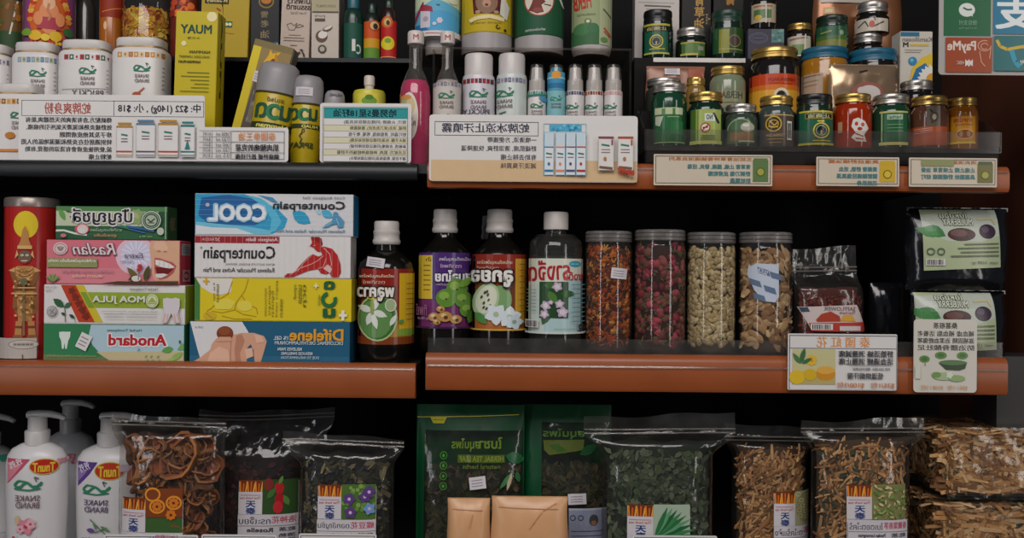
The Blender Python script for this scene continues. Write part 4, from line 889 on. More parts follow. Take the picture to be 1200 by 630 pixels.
# pouches on the middle step
def pouch(label, x0, x1, y0, y1, Y, th, z, col, deco, name='foil_pouch', rough=.22, metal=.6, zoom=None, group=None, lean=0.0, tall=None, cat='pouch', bulge=1.0, m=None, parts=None):
    """sealed flat pouch: body with crimped seams, printed label"""
    cx = (x0 + x1) / 2; s = S(Y); w2 = (x1 - x0) / 2 * s; h = tall or PZ(cx, y0, Y - th / 2) - z
    t = thing(name, label, cat, (PX(cx, (y0 + y1) / 2, Y), Y, z + .0004 + abs(math.sin(lean)) * w2), 0, group, lean)
    def front(a, b):
        e = max(0, 1 - abs(a) ** 3) ** .6 * max(0, 1 - max(0, (b - .12) / .88) ** 4 * .97) ** .7 * min(1, .55 + b * 4)
        return -(th / 2) * e * bulge
    mb = MB(); nu, nv = 30, 26; off = x0 * .37
    for sd in (1, -1):
        vs = []
        for j in range(nv + 1):
            for i in range(nu + 1):
                a, b = -1 + 2 * i / nu, j / nv; q = noise.noise((a * 3 + off, b * 4, sd)) * .0016 * (1 - a * a)
                vs.append((a * w2 * (1 - .02 * math.sin(b * 9)), sd * (front(a, b) + q), h * b))
        f = [(j * (nu + 1) + i, j * (nu + 1) + i + 1, (j + 1) * (nu + 1) + i + 1, (j + 1) * (nu + 1) + i) for j in range(nv) for i in range(nu)]
        mb.add(vs, f)
    mb.build('pouch_body', m or mat(col, rough, metal, vary=.15, scale=30, bump=.4), t, smooth=180)
    sm = MB(); sm.box(-w2 * .99, w2 * .99, -.0008, .0008, h - .004, h + .001); sm.build('top_seal', m or mat(col, .35, metal), t)
    if deco:
        H0 = h
        d = Deck(lambda px, py, l: ((px - cx) * s, front(max(-1, min(1, (px - cx) * s / w2)), max(0, min(1, (H0 + (y0 - py) * s) / H0))) - .0018 - l, H0 + (y0 - py) * s), (x0, x1, 4, y0, y1), clip=(x0 + 2, y0 + 2, x1 - 2, y1 + 30))
        if zoom: d.use(*zoom)
        deco(d); d.build('label', t, GLOSSPRINT)
    return t
pouch('crinkled gold foil pouch behind the orange and green front jars', 971, 1052, 75, 130, .092, .02, Z_MID, 'b5987a', lambda d: (d.ell(1013, 110, 19, 14, '9a5f58'), d.ell(1015, 109, 13, 9, 'cfc8c0'), d.ell(1006, 106, 5, 4, 'cfc8c0'), d.line([(1004, 84), (1014, 82)], 1.4, '3a2f28')))
pouch('flat clear packet of orange granules with a price sticker under the step edge', 757, 826, 78, 126, .178, .012, Z_MID, '8a5a40', lambda d: (sticker(d, 787, 83, 18, 9, .03), d.rect(806, 78, 824, 92, 'a35a42')), rough=.3, metal=.1, name='granule_packet')
# back step
def k1(d):
    d.rect(756, 29, 783, 63, '1f5a44'); d.rect(755, 27.5, 785, 30, 'b5a83a'); d.rect(757, 30, 783, 36.5, '1d211c'); d.T('止痛油', 759, 31, 781, 35.6, 'a39a6a', .03); spade(d, 769.5, 48.5, 8); d.rect(756, 61.5, 784, 63.5, 'b5b04a'); d.line([(762, 57.6), (779, 57.6)], 1.4, 'b5a83a')
jar('black lidded green balm jar with a spade badge, on the back step', 753, 789, 10, .222, Z_BACK, BLACK, '10241c', k1, 15, group=GB, neck=.94)
def k2(d):
    d.rect(799, 49, 826, 65, '4a6a2f'); d.rect(799, 49, 806, 51, 'b0a84a'); d.rect(803, 51, 821, 63, '56783a'); d.rect(798, 49, 826, 50.5, 'a89f4a'); d.rect(798, 62.5, 818, 65, 'b3a84a'); d.rect(818, 54, 824, 59, '8a9080')
jar('squat dark jar with silver lid and a green label, on the back step', 792, 828, 31, .222, Z_BACK, SILVER, '141f18', k2, 10.5, group=GB)
def k3(d):
    d.rect(836, 32, 871, 62, '2f4a22'); d.rect(836, 32, 846, 62, '254f30'); d.rect(843, 34, 855, 62, '86862f'); d.ell(861, 48, 6.6, 7, '4a3a34'); d.ring(861, 48, 6.8, 7.2, .8, '8a8a4a'); d.line([(843, 57), (870, 58)], 1, 'a3a35a')
jar('tall dark green jar with green lid, rightmost above the white step edge', 833, 872, 10, .222, Z_BACK, mat('1a3a2c', .35), '14281e', k3, 15, group=GB, neck=.95)
def k4(d):
    d.rect(881, 4, 909, 26, 'b0a48a'); d.line([(884, 7), (905, 7)], 1.6, 'a35a40'); d.rect(884, 11, 904, 21, '4f7040'); d.ell(889, 20, 4, 3, 'c9a83a'); d.line([(898, 5), (898, 27)], 1.2, 'd0ccc0')
def teabox(d):
    d.rect(904, 34, 919, 50, '5f8480'); d.ring(889, 45, 11, 6.4, .8, '6a6a80'); d.ring(889, 45, 8.5, 4.4, .6, '6a6a80'); d.line([(883, 45), (895, 45)], 1, '6a6a80'); d.dots(905, 36, 917, 48, 8, 2, ['7f9c94', '4f746f'])
bx = carton('balm_carton', 'small grey blue carton with an oval emblem under a balm jar', 'box', 876.5, 919, 34, 66, .2, .035, '44424f', teabox, z=Z_BACK)
jar('dark balm jar with cream label standing on the grey blue carton', 880, 910, -14, .22, bx['top'] + .0008, GOLD, '1a1612', k4, 9, group=GB)
def k5(d):
    d.rect(923, 42, 950, 66, 'bfb5a0'); d.line([(926, 46), (946, 44)], 2, '8a6a5a'); d.rect(928, 52, 944, 64, '6f8a50'); d.line([(944, 40), (943, 60)], 1.2, 'd9d5ca')
jar('small white labelled jar with gold lid between two dark jars on the back step', 922.5, 951, 26, .225, Z_BACK, GOLD, '1f1914', k5, 8, group=GB)
def k6(d):
    d.rect(957, 30, 992, 45, '24563a'); d.rect(957, 45, 992, 56, '7a7a35'); d.rect(957, 41, 992, 46, '47682f'); d.line([(962, 38), (975, 36)], 1.6, '8f8f4a'); d.ell(986, 38, 2.4, 3, '8fa07a')
jar('green jar with dark green lid above the amber blue lidded jar', 956, 994, 16, .225, Z_BACK, mat('16291f', .35), '1a3324', k6, 12, group=GB, neck=.94)
def k7(d):
    d.rect(1001, 21, 1041, 36, 'c4b9a8'); d.line([(1006, 30), (1014, 24), (1018, 31)], 1.4, '3a3028'); d.line([(1024, 31), (1036, 25)], 1.6, '4a4034'); d.ell(1022, 28, 3.4, 4, 'b0402f'); d.line([(1024, 18), (1026, 24)], 1.2, '3a201a')
b1 = jar('squat tin with silver lid at the bottom of the two jar stack', 1000, 1034, 38, .225, Z_BACK, SILVER, '17130f', None, 11, group=GB)
jar('white labelled dark jar with silver lid, on top of a squat jar', 1003, 1041, 0, .224, b1['top'] + .0003, SILVER, '15120f', k7, 13, group=GB)
def wb(d):
    d.line([(748, 3), (790, 4)], 1, 'a39c96'); d.line([(755, 7), (786, 8)], 1.8, '6a645f'); d.line([(757, 11), (784, 11)], .8, '8f8984')
carton('oil_carton', 'white carton with small print behind the spade badge jar', 'box', 744, 796, -20, 60, .262, .03, 'c4bcb6', wb, z=Z_BACK)
def bb(ch):
    def f(d):
        x = ch
        for i, c in enumerate(('青', '草', '油')): d.T(c, x, -5 + 13.5 * i, x + 11, 7 + 13.5 * i, 'b58f4f', .03)
        d.T('一百', x + 13, 17, x + 18, 29, 'a38a5a', .02)
    return f
carton('oil_carton', 'black carton with gold brush characters above the squat dark jar', 'box', 799, 833, -20, 60, .262, .03, '1c1716', bb(814), z=Z_BACK)
carton('oil_carton', 'black carton with gold brush characters behind the tall green jar', 'box', 836, 871, -20, 60, .262, .03, '17110f', lambda d: (d.T('膏', 850, -6, 861, 6, 'a8763a', .03),), z=Z_BACK)
pouch('brown glossy foil bag at the back above the stacked jars', 953, 1056, -30, 60, .28, .03, Z_BACK, '8f5f3f', lambda d: (d.rect(962, 8, 974, 16, 'b58a4a'), d.rect(964, 10, 972, 14, 'd0b070'), d.poly([(955, -10), (1000, -10), (1020, 4), (960, 2)], 'b0a59c')), rough=.25, metal=.4)

# payment board hanging in front of the right end
def pay(d):
    d.rect(398, -30, 549, 117, '1f5f3a'); d.ell(472, 33, 26, 22, 'd3d6d0'); d.poly([(478, 50), (492, 54), (488, 44)], 'd3d6d0'); d.line([(460, 26), (474, 33), (488, 31)], 5, '2a5a40'); d.T('微信支付', 446, 66, 504, 82, '7fa38a', .01); d.T('WeChat Pay', 446, 88, 504, 97, '6f9a80', .01)
    d.rect(556, -30, 700, 110, '14708f'); d.T('支', 566, -6, 690, 92, 'dbe0e0', .05)
    d.rect(404, 122, 552, 234, '96401c'); d.T('PayMe', 410, 134, 500, 172, 'd6c4b8', .03)
    d.ring(528, 148, 22, 18, 3, 'c99a80', 24, 0, 5.2); d.ring(528, 150, 13, 11, 3, 'c99a80', 20, .8, 6.0); d.line([(512, 166), (518, 200), (530, 214)], 3, 'c99a80'); d.line([(548, 152), (544, 190)], 3, 'c99a80')
    d.poly([(466, 204), (478, 192), (490, 204), (478, 216)], 'd3c0b4'); d.poly([(466, 192), (478, 204), (466, 216)], 'd6d0ca'); d.poly([(490, 192), (478, 204), (490, 216)], 'd6d0ca'); d.T('HSBC', 438, 198, 462, 209, 'c9b0a0', .02)
    d.rect(558, 116, 700, 228, '1f6668'); d.line([(566, 130), (576, 150), (600, 160), (640, 152), (690, 146)], 10, 'c9a52f'); d.line([(612, 162), (625, 200), (640, 215)], 16, '2a90a8'); d.T('BoC Pay', 640, 190, 690, 208, 'cfd6d0', .02)
sign('payment board with green, blue, orange and teal panels at upper right corner', 1100, 1216, -14, 88, -.06, pay, group=None, zoom=(960, 0, 2.7375), col='a09b96', corner=4, name='payment_board', cat='sign')
# ---------------------------------------------------------------- middle shelf, left bay
def guardian(d):
    d.rect(22, 66, 130, 540, 'a81f1c'); d.rect(22, -20, 130, 66, 'b32a22') if False else None
    d.ell(92, 130, 43, 48, 'd9bd2a', 30); B, B2, B3 = 'b5814a', '8a5a30', 'd3a468'
    d.poly([(56, 330), (128, 330), (138, 430), (124, 446), (62, 446), (48, 420)], B2); d.poly([(62, 365), (122, 365), (116, 470), (68, 470)], B)
    d.poly([(60, 470), (82, 470), (80, 520), (56, 526)], B); d.poly([(102, 470), (124, 470), (130, 526), (104, 520)], B)
    d.rect(52, 518, 84, 530, B2); d.rect(100, 518, 134, 530, B2); d.rect(58, 486, 82, 494, '7a3a2a'); d.rect(102, 486, 126, 494, '7a3a2a')
    d.poly([(48, 290), (64, 276), (116, 276), (132, 290), (124, 340), (58, 340)], B); d.poly([(40, 296), (54, 286), (66, 326), (84, 330), (82, 346), (56, 344)], B2); d.poly([(140, 296), (126, 286), (114, 326), (94, 330), (96, 346), (124, 344)], B2)
    d.poly([(36, 292), (58, 280), (56, 298)], B3); d.poly([(144, 292), (122, 280), (124, 298)], B3)
    d.ell(90, 244, 22, 24, '6f5a44'); d.poly([(68, 206), (112, 206), (104, 186), (98, 150), (90, 134), (82, 150), (76, 186)], B); d.rect(66, 204, 114, 216, B3); d.poly([(64, 220), (58, 250), (70, 236)], B3); d.poly([(116, 220), (122, 250), (110, 236)], B3)
    d.ell(82, 238, 5, 4, 'e0d8c8'); d.ell(98, 238, 5, 4, 'e0d8c8'); d.ell(82, 238, 2, 2, '1f1a18'); d.ell(98, 238, 2, 2, '1f1a18'); d.poly([(78, 256), (102, 256), (96, 264), (84, 264)], 'c9463a'); d.line([(80, 257), (100, 257)], 2.4, 'e0d8c8')
    for y in (286, 300, 312): d.ring(90, y - 20, 30, 30, 3, B3, 14, .5, 2.6); d.l -= .93
    d.l += 1
    d.line([(88, 318), (90, 520)], 7, '7a6a4a'); d.ell(89, 330, 14, 12, '5f6a50'); d.line([(50, 372), (130, 372)], 5, B3); d.line([(54, 352), (126, 352)], 4, B3)
    d.dots(60, 376, 120, 460, 26, 4, [B2, B3, '6f4a28', 'a5713a']); d.dots(62, 280, 118, 350, 20, 3.4, [B2, B3, '8f6a3a'])
    d.rect(22, 528, 130, 600, 'b5aca4'); d.ell(92, 550, 44, 17, '8f8378'); d.ell(92, 550, 41, 14, 'c4bbb0'); d.rect(62, 544, 122, 556, 'a59a90'); d.line([(66, 550), (118, 550)], 3, '6a5f58')
    for x in (74, 86, 98, 110): d.line([(x, 545), (x, 555)], 1.6, 'c4bbb0')
    d.line([(90, 585), (90, 600)], 3, '5a504a')
can('tall round red tin with a golden guardian statue and a yellow moon', 'incense_tin', 'tin', 9, 67, 231, .05, Z_ML, [
    ('tin_body', mat('9a1f1c', .3), [(.97, None), (1, 418), (1, 240), (.98, 239)]), ('lid', mat('8a7f78', .3, .5), [(1.02, 242), (1.02, 233), (.98, 231), (.9, 230.5)])], guardian, zoom=(0, 220, 3.0))
def anod(d):
    d.rect(38, 310, 1085, 604, '2f7a4c'); d.poly([(390, 318), (1082, 318), (1082, 600), (550, 600), (470, 545), (400, 470), (372, 400)], 'a9c2cc'); d.poly([(430, 520), (1082, 512), (1082, 600), (550, 600)], 'bfb48c')
    d.poly([(40, 540), (480, 556), (550, 602), (40, 602)], '6a7a4c')
    d.poly([(155, 376), (180, 372), (212, 374), (238, 372), (236, 410), (222, 440), (212, 500), (200, 498), (196, 455), (188, 500), (176, 498), (170, 440), (156, 410)], 'd3dcd4')
    sticker(d, 342, 444, 86, 118, .45, 'd6d2d2')
    d.T('Herbal Toothpaste', 508, 350, 764, 374, '3f6a5a', .012); d.T('Anodard', 524, 388, 950, 474, 'e0dcda', .09); d.T('Anodard', 524, 390, 944, 470, 'b01f2a', .035)
    for p in ((1000, 490, 90, 50, 2.9, '5f9a4a'), (1030, 500, 110, 46, -.5, '6fa855'), (980, 580, 110, 44, -.6, '8fae5a'), (1010, 560, 80, 34, 2.6, '9ab86a')): d.leaf(*p)
    for x in (790, 830, 880): d.leaf(x, 560, 26, 12, -.9, '8fa06a'); d.leaf(x + 12, 570, 22, 10, .5, '8fa06a')
    d.ell(1050, 440, 8, 12, '3f4a55'); d.line([(740, 512), (748, 490), (754, 508)], 4, '5a6a70')
    d.T('ผสมสมุนไพร ยาสีฟันสูตรเข้มข้น', 72, 540, 430, 562, '9aa37a', .01)
ZM1 = (45, 330, 6.303)
a1 = carton('toothpaste_carton', 'green and pale blue carton with red lettering, lowest of the left stack', 'box', 51, 216, 380.5, 424, .016, .038, '2f7a4c', anod, group='toothpaste cartons stacked at left', z=Z_ML, zoom=ZM1, endcol='2a6a42')
def moa(d):
    d.rect(40, 28, 1085, 306, 'd6d2cf'); d.rect(340, 80, 1085, 196, '8fa32f'); d.poly([(165, 28), (275, 28), (420, 302), (300, 302)], 'b83a1f'); d.poly([(275, 28), (335, 28), (480, 302), (420, 302)], 'c9b52a'); d.poly([(310, 80), (352, 80), (420, 196), (372, 196)], '7a9a30')
    for i in range(5): d.flower(250 + 26 * i, 70 + 46 * i, 32, 5, '7a2a18', '5a2f1a', i); d.l -= .93
    d.l += 2
    d.leaf(195, 190, 100, 52, -2.5, '2f5a3a'); d.leaf(200, 195, 60, 34, -.7, '3a6644'); d.line([(200, 180), (206, 300)], 6, '3a5a3a'); d.leaf(205, 250, 36, 20, -2.6, '2a4a34'); d.leaf(275, 270, 48, 24, -2.6, '2a4a34'); d.line([(272, 262), (280, 300)], 4, '2a4a34')
    d.ring(110, 224, 40, 42, 5, '8a8784'); d.ell(110, 224, 28, 30, 'a9a6a3'); d.line([(90, 210), (126, 240)], 5, '6f6c6a'); d.line([(98, 244), (124, 206)], 4, '6f6c6a')
    d.T('Moa Jula', 56, 38, 138, 52, '8a8784', .01); d.T('herbal', 60, 62, 106, 74, '8a8784', .01)
    d.T('Herbal Toothpaste', 682, 44, 888, 68, '5a5a50', .01); d.T('MOA JULA', 408, 106, 792, 166, 'dad8d0', .022)
    d.ell(848, 140, 46, 50, 'd3d6b4'); d.ring(848, 140, 38, 42, 4, '8fa32f'); d.poly([(816, 152), (848, 112), (880, 152)], '9aac4a'); d.line([(820, 160), (876, 160)], 6, '8fa32f')
    d.poly([(928, 124), (960, 116), (990, 122), (1022, 114), (1052, 124), (1052, 180), (1042, 220), (1056, 300), (1020, 300), (990, 230), (960, 300), (922, 300), (940, 220), (930, 180)], 'cfc8cc')
    for a in ((946, 230, 930, 300), (966, 236, 956, 300), (1012, 236, 1024, 300), (1034, 228, 1050, 300)): d.line([(a[0], a[1]), (a[2], a[3])], 10, 'd3a49a'); d.l -= .93
    d.l += 1
    d.T('Healthy Herbal Toothpaste', 676, 214, 888, 228, '7a7a70', .008)
    for y in (240, 264): d.line([(500, y), (640, y)], 4, 'a5a29c'); d.line([(660, y), (888, y)], 4, 'a5a29c')
    d.line([(480, 218), (660, 218)], 4, 'a5a29c')
a2 = carton('toothpaste_carton', 'white and lime carton with a red and yellow diagonal stripe in the left stack', 'box', 51.5, 217, 334, 378, .016, .038, 'cfccc8', moa, group='toothpaste cartons stacked at left', z=a1['top'] + .0003, zoom=ZM1, endcol='8fa32f')
def ros(d):
    d.rect(30, 295, 1012, 614, 'd0707c'); d.rect(30, 500, 1012, 614, 'd47f88'); d.ell(690, 410, 150, 140, 'd9b9c9', 30); d.ell(690, 405, 112, 108, 'c9c4da', 30)
    for i in range(16): a = i * PI / 8; d.line([(690 + 40 * math.cos(a), 400 + 40 * math.sin(a)), (690 + 115 * math.cos(a), 400 + 105 * math.sin(a))], 9, 'dcdae8'); d.l -= .93
    d.l += 1
    d.poly([(800, 295), (1012, 295), (1012, 590), (830, 590), (812, 540), (802, 440), (790, 350)], 'd3a484'); d.poly([(820, 350), (850, 372), (920, 372), (930, 350), (900, 300), (830, 300)], 'dcb294'); d.ell(860, 372, 16, 7, 'b07a60'); d.ell(906, 374, 14, 6, 'b07a60')
    d.poly([(830, 420), (870, 424), (900, 436), (960, 452), (990, 480), (970, 530), (920, 570), (870, 582), (836, 560), (828, 500)], 'b5564f'); d.poly([(836, 436), (880, 440), (940, 462), (980, 490), (930, 500), (870, 486), (836, 470)], 'dedad6'); d.poly([(836, 490), (880, 490), (970, 502), (930, 540), (850, 540)], '6a1418'); d.poly([(836, 540), (900, 536), (930, 545), (880, 570), (840, 566)], 'd6d0cc')
    for x in (868, 902, 938): d.line([(x, 444), (x - 4, 492)], 2, 'a9a09c'); d.l -= .93
    d.l += 1
    d.ell(136, 358, 54, 46, 'd9bfc0'); d.ring(136, 358, 44, 37, 4, '7a6a60'); d.ell(136, 358, 22, 18, 'a3948a'); d.line([(112, 344), (140, 372), (160, 346)], 5, '6f6058')
    d.T('Raslan', 224, 316, 548, 404, '5a3a44', .035, shear=.3); d.T('Raslan', 228, 316, 546, 402, 'd9c9cc', .012, shear=.3)
    d.rect(40, 430, 410, 496, '8a8f5a'); d.T('ยาสีฟันสมุนไพรเข้มข้น ดั้งเดิม', 48, 434, 398, 464, 'e0dcd0', .02); d.T('CONCENTRATED HERBAL', 60, 474, 300, 488, 'b3a86a', .01)
    d.T('ช่วยให้ฟันขาวสะอาด ลดกลิ่นปาก', 150, 508, 530, 536, 'b07a8a', .01); d.T('ฟันขาว สดชื่น', 230, 544, 450, 570, 'd9b9a4', .01)
    d.T('Extra', 612, 386, 752, 424, '6a5a6a', .01, shear=.25); d.T('clean', 584, 436, 680, 456, 'a394a8', .01)
    for i in range(7): d.leaf(85, 604, 66, 15, -PI * (.2 + .1 * i), ['6a7a4a', '8a9a5a'][i % 2]); d.l -= .93
    d.l += 1
    d.leaf(720, 590, 130, 46, -2.3, '6a5a2a'); d.leaf(762, 592, 120, 46, -1.3, '4a4a24'); d.leaf(640, 590, 80, 24, -.6, '3a3a20'); d.ell(700, 575, 34, 22, 'd6d0c8'); d.flower(728, 486, 22, 6, 'b03038'); d.flower(720, 512, 18, 5, 'b03038'); d.line([(724, 520), (716, 588)], 4, '5a4a2a')
    d.poly([(440, 614), (560, 596), (1012, 594), (1012, 614)], '4f3a20')
def rosend(e):
    e.rect(0, 0, 1, 1, 'b3384a'); e.rect(.1, .06, .95, .32, 'b5b0b0')
    for k in range(7): e.line([(.16, .09 + k * .032), (.9, .09 + k * .032)], .012, '3a3a3a')
    e.rect(.1, .66, .9, .94, 'b57a80'); e.ring(.5, .8, .26, .1, .04, '5a3a3a')
ZG1 = (50, 235, 6.3)
a3 = carton('toothpaste_carton', 'pink carton with a laughing mouth in the left stack', 'box', 54.5, 211, 281.5, 332.5, .016, .04, 'c9606e', ros, group='toothpaste cartons stacked at left', z=a2['top'] + .0003, zoom=ZG1, end=rosend)
def pan(d):
    d.rect(95, 44, 920, 285, '2f5f3c'); d.rect(95, 78, 900, 190, 'b9c2a4'); d.rect(95, 48, 920, 80, '4f7f4a'); d.poly([(95, 225), (240, 232), (330, 258), (480, 250), (480, 285), (95, 285)], '2a5538'); d.line([(95, 226), (160, 224), (240, 246), (330, 256)], 14, 'd3dacb')
    d.poly([(860, 80), (920, 80), (920, 230), (800, 200)], '2a5236')
    d.leaf(125, 66, 96, 40, 1.1, '5f9a4a'); d.leaf(170, 80, 50, 14, .2, '4a5a44'); d.leaf(200, 124, 40, 16, 0, '2f4a34'); d.flower(700, 120, 62, 9, '8aa06a', 'b9b45a'); d.ell(690, 110, 20, 20, '9fae84')
    d.T('ปัญญชลี', 226, 62, 668, 186, 'd9d6d0', .07); d.T('ปัญญชลี', 230, 64, 664, 182, '2a2430', .02)
    d.ell(296, 214, 54, 38, 'c9506a'); d.ell(300, 214, 40, 34, 'd9c4c4'); d.ell(296, 226, 26, 20, 'd6d0cc')
    d.T('ยาสีฟันสมุนไพร', 356, 206, 590, 236, '9fae94', .012); d.T('สูตรเข้มข้น', 388, 246, 552, 274, 'c98a70', .02)
    d.line([(560, 190), (760, 238)], 9, '3a6aa0'); d.line([(620, 190), (750, 210), (830, 226)], 16, '2f5f9a'); d.leaf(570, 184, 80, 20, .3, '3a7a4a')
    d.ell(808, 146, 76, 74, '2a4a34'); d.ring(808, 146, 72, 70, 9, 'b9c4b0'); d.ring(808, 146, 56, 54, 5, 'a3b09c'); d.ell(808, 146, 42, 40, 'a9b49f'); d.line([(780, 136), (806, 158), (836, 132)], 10, '3a4a3c'); d.line([(786, 164), (830, 164)], 7, '3a4a3c')
    d.ell(878, 226, 26, 28, 'b9bfae'); d.T('net 40 g', 724, 258, 816, 272, 'a9b48a', .01); d.ell(164, 262, 22, 14, 'c9707c'); d.rect(912, 46, 922, 284, '8fa884')
def panend(e): e.rect(0, 0, 1, 1, '2a4a2c'); e.T('ปัญญชลี', .3, .15, .7, .85, '7a6a50', .02, rot=PI / 2)
carton('toothpaste_carton', 'small green carton with bold foreign lettering, topmost of the left stack', 'box', 65.5, 196.5, 242, 280.5, .016, .034, '2f5f3c', pan, group='toothpaste cartons stacked at left', z=a3['top'] + .0003, zoom=ZG1, end=panend)
# ointment stack
GO = 'ointment cartons stacked right of the toothpaste'
Z2 = (215, 215, 2.864)
def dif(d):
    d.rect(18, 462, 560, 612, '1f5a78'); d.rect(18, 580, 560, 612, '2a6480'); d.poly([(22, 464), (196, 464), (222, 506), (60, 600), (48, 560)], 'd6d4d4')
    SK, SK2, SK3 = 'cf9c80', 'b57f66', 'dcb096'
    d.poly([(20, 608), (60, 584), (90, 560), (96, 540), (110, 522), (140, 516), (172, 508), (196, 502), (236, 502), (270, 512), (280, 530), (272, 560), (258, 608), (240, 600), (236, 560), (226, 540), (212, 556), (214, 608)], SK)
    d.poly([(90, 570), (120, 548), (150, 560), (160, 608), (80, 608)], SK3); d.poly([(178, 512), (196, 506), (206, 530), (190, 570), (196, 608), (176, 608), (172, 560)], SK2); d.line([(160, 524), (158, 606)], 3, SK2); d.poly([(238, 506), (266, 514), (272, 532), (246, 536)], SK3); d.poly([(206, 556), (232, 552), (236, 580), (212, 590)], SK3)
    d.ell(140, 504, 28, 24, '7a3a20'); d.ell(138, 496, 20, 14, '8f4a2a'); d.poly([(122, 516), (160, 516), (164, 530), (112, 532)], SK); d.T('100 g', 40, 480, 66, 488, '9a9a9a', .01, rot=.1)
    d.T('Difelene', 358, 488, 536, 526, 'd99a2a', .03); d.T('1% GEL', 304, 512, 352, 524, 'cfd4d8', .02); d.T('DICLOFENAC DIETHYLAMMONIUM', 308, 528, 536, 540, 'cfd4d8', .012)
    d.T('RELIEVES PAIN', 318, 550, 398, 560, 'cfd4d8', .02); d.T('REDUCES SWELLING', 330, 565, 434, 574, 'cfd4d8', .02); d.T('DUE TO INFLAMMATION', 330, 579, 456, 588, 'a9bcc8', .02)
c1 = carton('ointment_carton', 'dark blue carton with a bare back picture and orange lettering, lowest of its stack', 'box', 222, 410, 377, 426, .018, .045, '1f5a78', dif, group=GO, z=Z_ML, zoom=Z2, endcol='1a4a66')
def yel2(d):
    d.rect(38, 317, 566, 460, 'd6bf1f'); d.rect(38, 317, 56, 460, '3f7a3f'); d.poly([(40, 317), (164, 317), (160, 366), (124, 376), (96, 372), (60, 350)], 'd9d4cc')
    for a in ([(218, 322), (206, 362), (180, 398), (172, 424), (200, 440), (246, 448)], [(164, 330), (150, 372), (120, 392), (96, 420), (80, 430), (100, 458)], [(196, 378), (214, 404), (246, 420), (250, 440)], [(96, 430), (130, 436), (172, 426)], [(130, 446), (170, 456), (230, 456)]): d.line(a, 3.2, 'b08a1a'); d.l -= .93
    d.l += 1; d.ell(206, 412, 26, 18, 'dccb4a'); d.poly([(100, 396), (150, 386), (176, 400), (160, 424), (110, 424)], 'dccb4a'); d.ell(90, 446, 22, 14, 'c9a92a'); d.line([(76, 436), (100, 456)], 3, 'b5861f')
    d.rect(66, 327, 88, 333, 'd9a02a'); d.rect(74, 319, 80, 341, 'd9a02a')
    for x, t_, y0, y1 in ((104, 'ครีม 30 g', 335, 396), (116, 'cream', 340, 400), (278, 'บรรเทาอาการปวด', 352, 444), (291, 'กล้ามเนื้อ', 344, 440), (302, 'ปวดข้อ', 360, 446), (314, 'pain relief', 324, 446), (330, 'cream', 388, 448)): d.T(t_, x - (y1 - y0) / 2, (y0 + y1) / 2 - 4, x + (y1 - y0) / 2, (y0 + y1) / 2 + 4, '8a7a2a', .01, rot=PI / 2)
    for x, t_, y0, y1 in ((376, 'สูตรเย็น', 340, 388), (393, 'บรรเทา', 340, 400), (409, 'ปวด', 340, 412)): d.T(t_, x - (y1 - y0) / 2, (y0 + y1) / 2 - 6, x + (y1 - y0) / 2, (y0 + y1) / 2 + 6, '6a6a24', .015, rot=PI / 2)
    d.T('ด', 476, 328, 506, 352, '1f5a38', .05); d.ring(490, 388, 27, 27, 12, '1f6a3c', 24, -.4, 4.5); d.T('น', 474, 420, 508, 446, '1f5a38', .05)
    d.T('NUAD CREAM', 440, 386, 474, 394, '4a6a24', .01, rot=PI / 2)
    d.rect(438, 340, 454, 345, 'e0dcb0'); d.rect(443, 334, 448, 351, 'e0dcb0'); d.rect(524, 436, 550, 445, 'e6e2cc'); d.rect(532, 424, 542, 458, 'e6e2cc')
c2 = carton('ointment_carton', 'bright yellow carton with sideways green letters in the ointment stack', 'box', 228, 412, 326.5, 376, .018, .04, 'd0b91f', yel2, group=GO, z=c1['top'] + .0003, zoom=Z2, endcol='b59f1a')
def ctp(d):
    d.rect(38, 177, 560, 315, 'd8d4d2'); d.rect(38, 177, 322, 202, '9a2028'); d.T('Analgesic Balm', 210, 183, 316, 198, 'd9c4c4', .02); d.T('TAKEDA', 62, 185, 112, 194, 'c99a9a', .02); d.line([(108, 184), (122, 196)], 2.6, 'c9a0a0'); d.line([(122, 184), (110, 196)], 2.6, 'c9a0a0')
    d.T('Counterpain', 68, 212, 308, 266, '2a2628', .02); d.T('®', 56, 214, 64, 222, '2a2628')
    d.T('METHYL SALICYLATE, EUGENOL, MENTHOL', 142, 269, 308, 277, '7a7474', .006); d.T('Relieves Muscular Aches and Pain', 68, 284, 306, 299, '3a3436', .012)
    R, L = 'b01f1c', 'd6a09a'
    d.poly([(428, 182), (446, 176), (462, 184), (468, 202), (460, 214), (472, 210), (500, 218), (518, 240), (528, 270), (530, 296), (522, 313), (498, 313), (492, 298), (480, 304), (462, 300), (452, 286), (420, 292), (370, 313), (338, 314), (350, 302), (372, 300), (394, 272), (420, 246), (434, 236), (452, 244), (466, 240), (464, 228), (450, 228), (436, 214), (424, 210), (432, 198)], R)
    d.line([(470, 214), (492, 236), (498, 270), (486, 296)], 2.4, L); d.line([(470, 242), (452, 258), (430, 270), (392, 284), (360, 306)], 2.4, L); d.line([(434, 238), (404, 266), (384, 296)], 1.8, L); d.line([(480, 250), (470, 280), (452, 284)], 2, L); d.poly([(426, 180), (446, 174), (464, 184), (466, 200), (452, 196), (440, 188)], '8a1616')
    d.line([(436, 208), (446, 206)], 1.6, L); d.poly([(470, 284), (486, 270), (500, 286), (494, 300)], 'd9b4b0')
    for i in range(26): d.line([(40 + i * 20, 178), (40 + i * 20, 314)], .5, 'c9c4c2'); d.l -= .93
c3 = carton('ointment_carton', 'white carton with a red seated figure, second from top of the ointment stack', 'box', 228, 411, 277, 325.5, .018, .042, 'd4d0ce', ctp, group=GO, z=c2['top'] + .0003, zoom=Z2, endcol='bcb6b2')
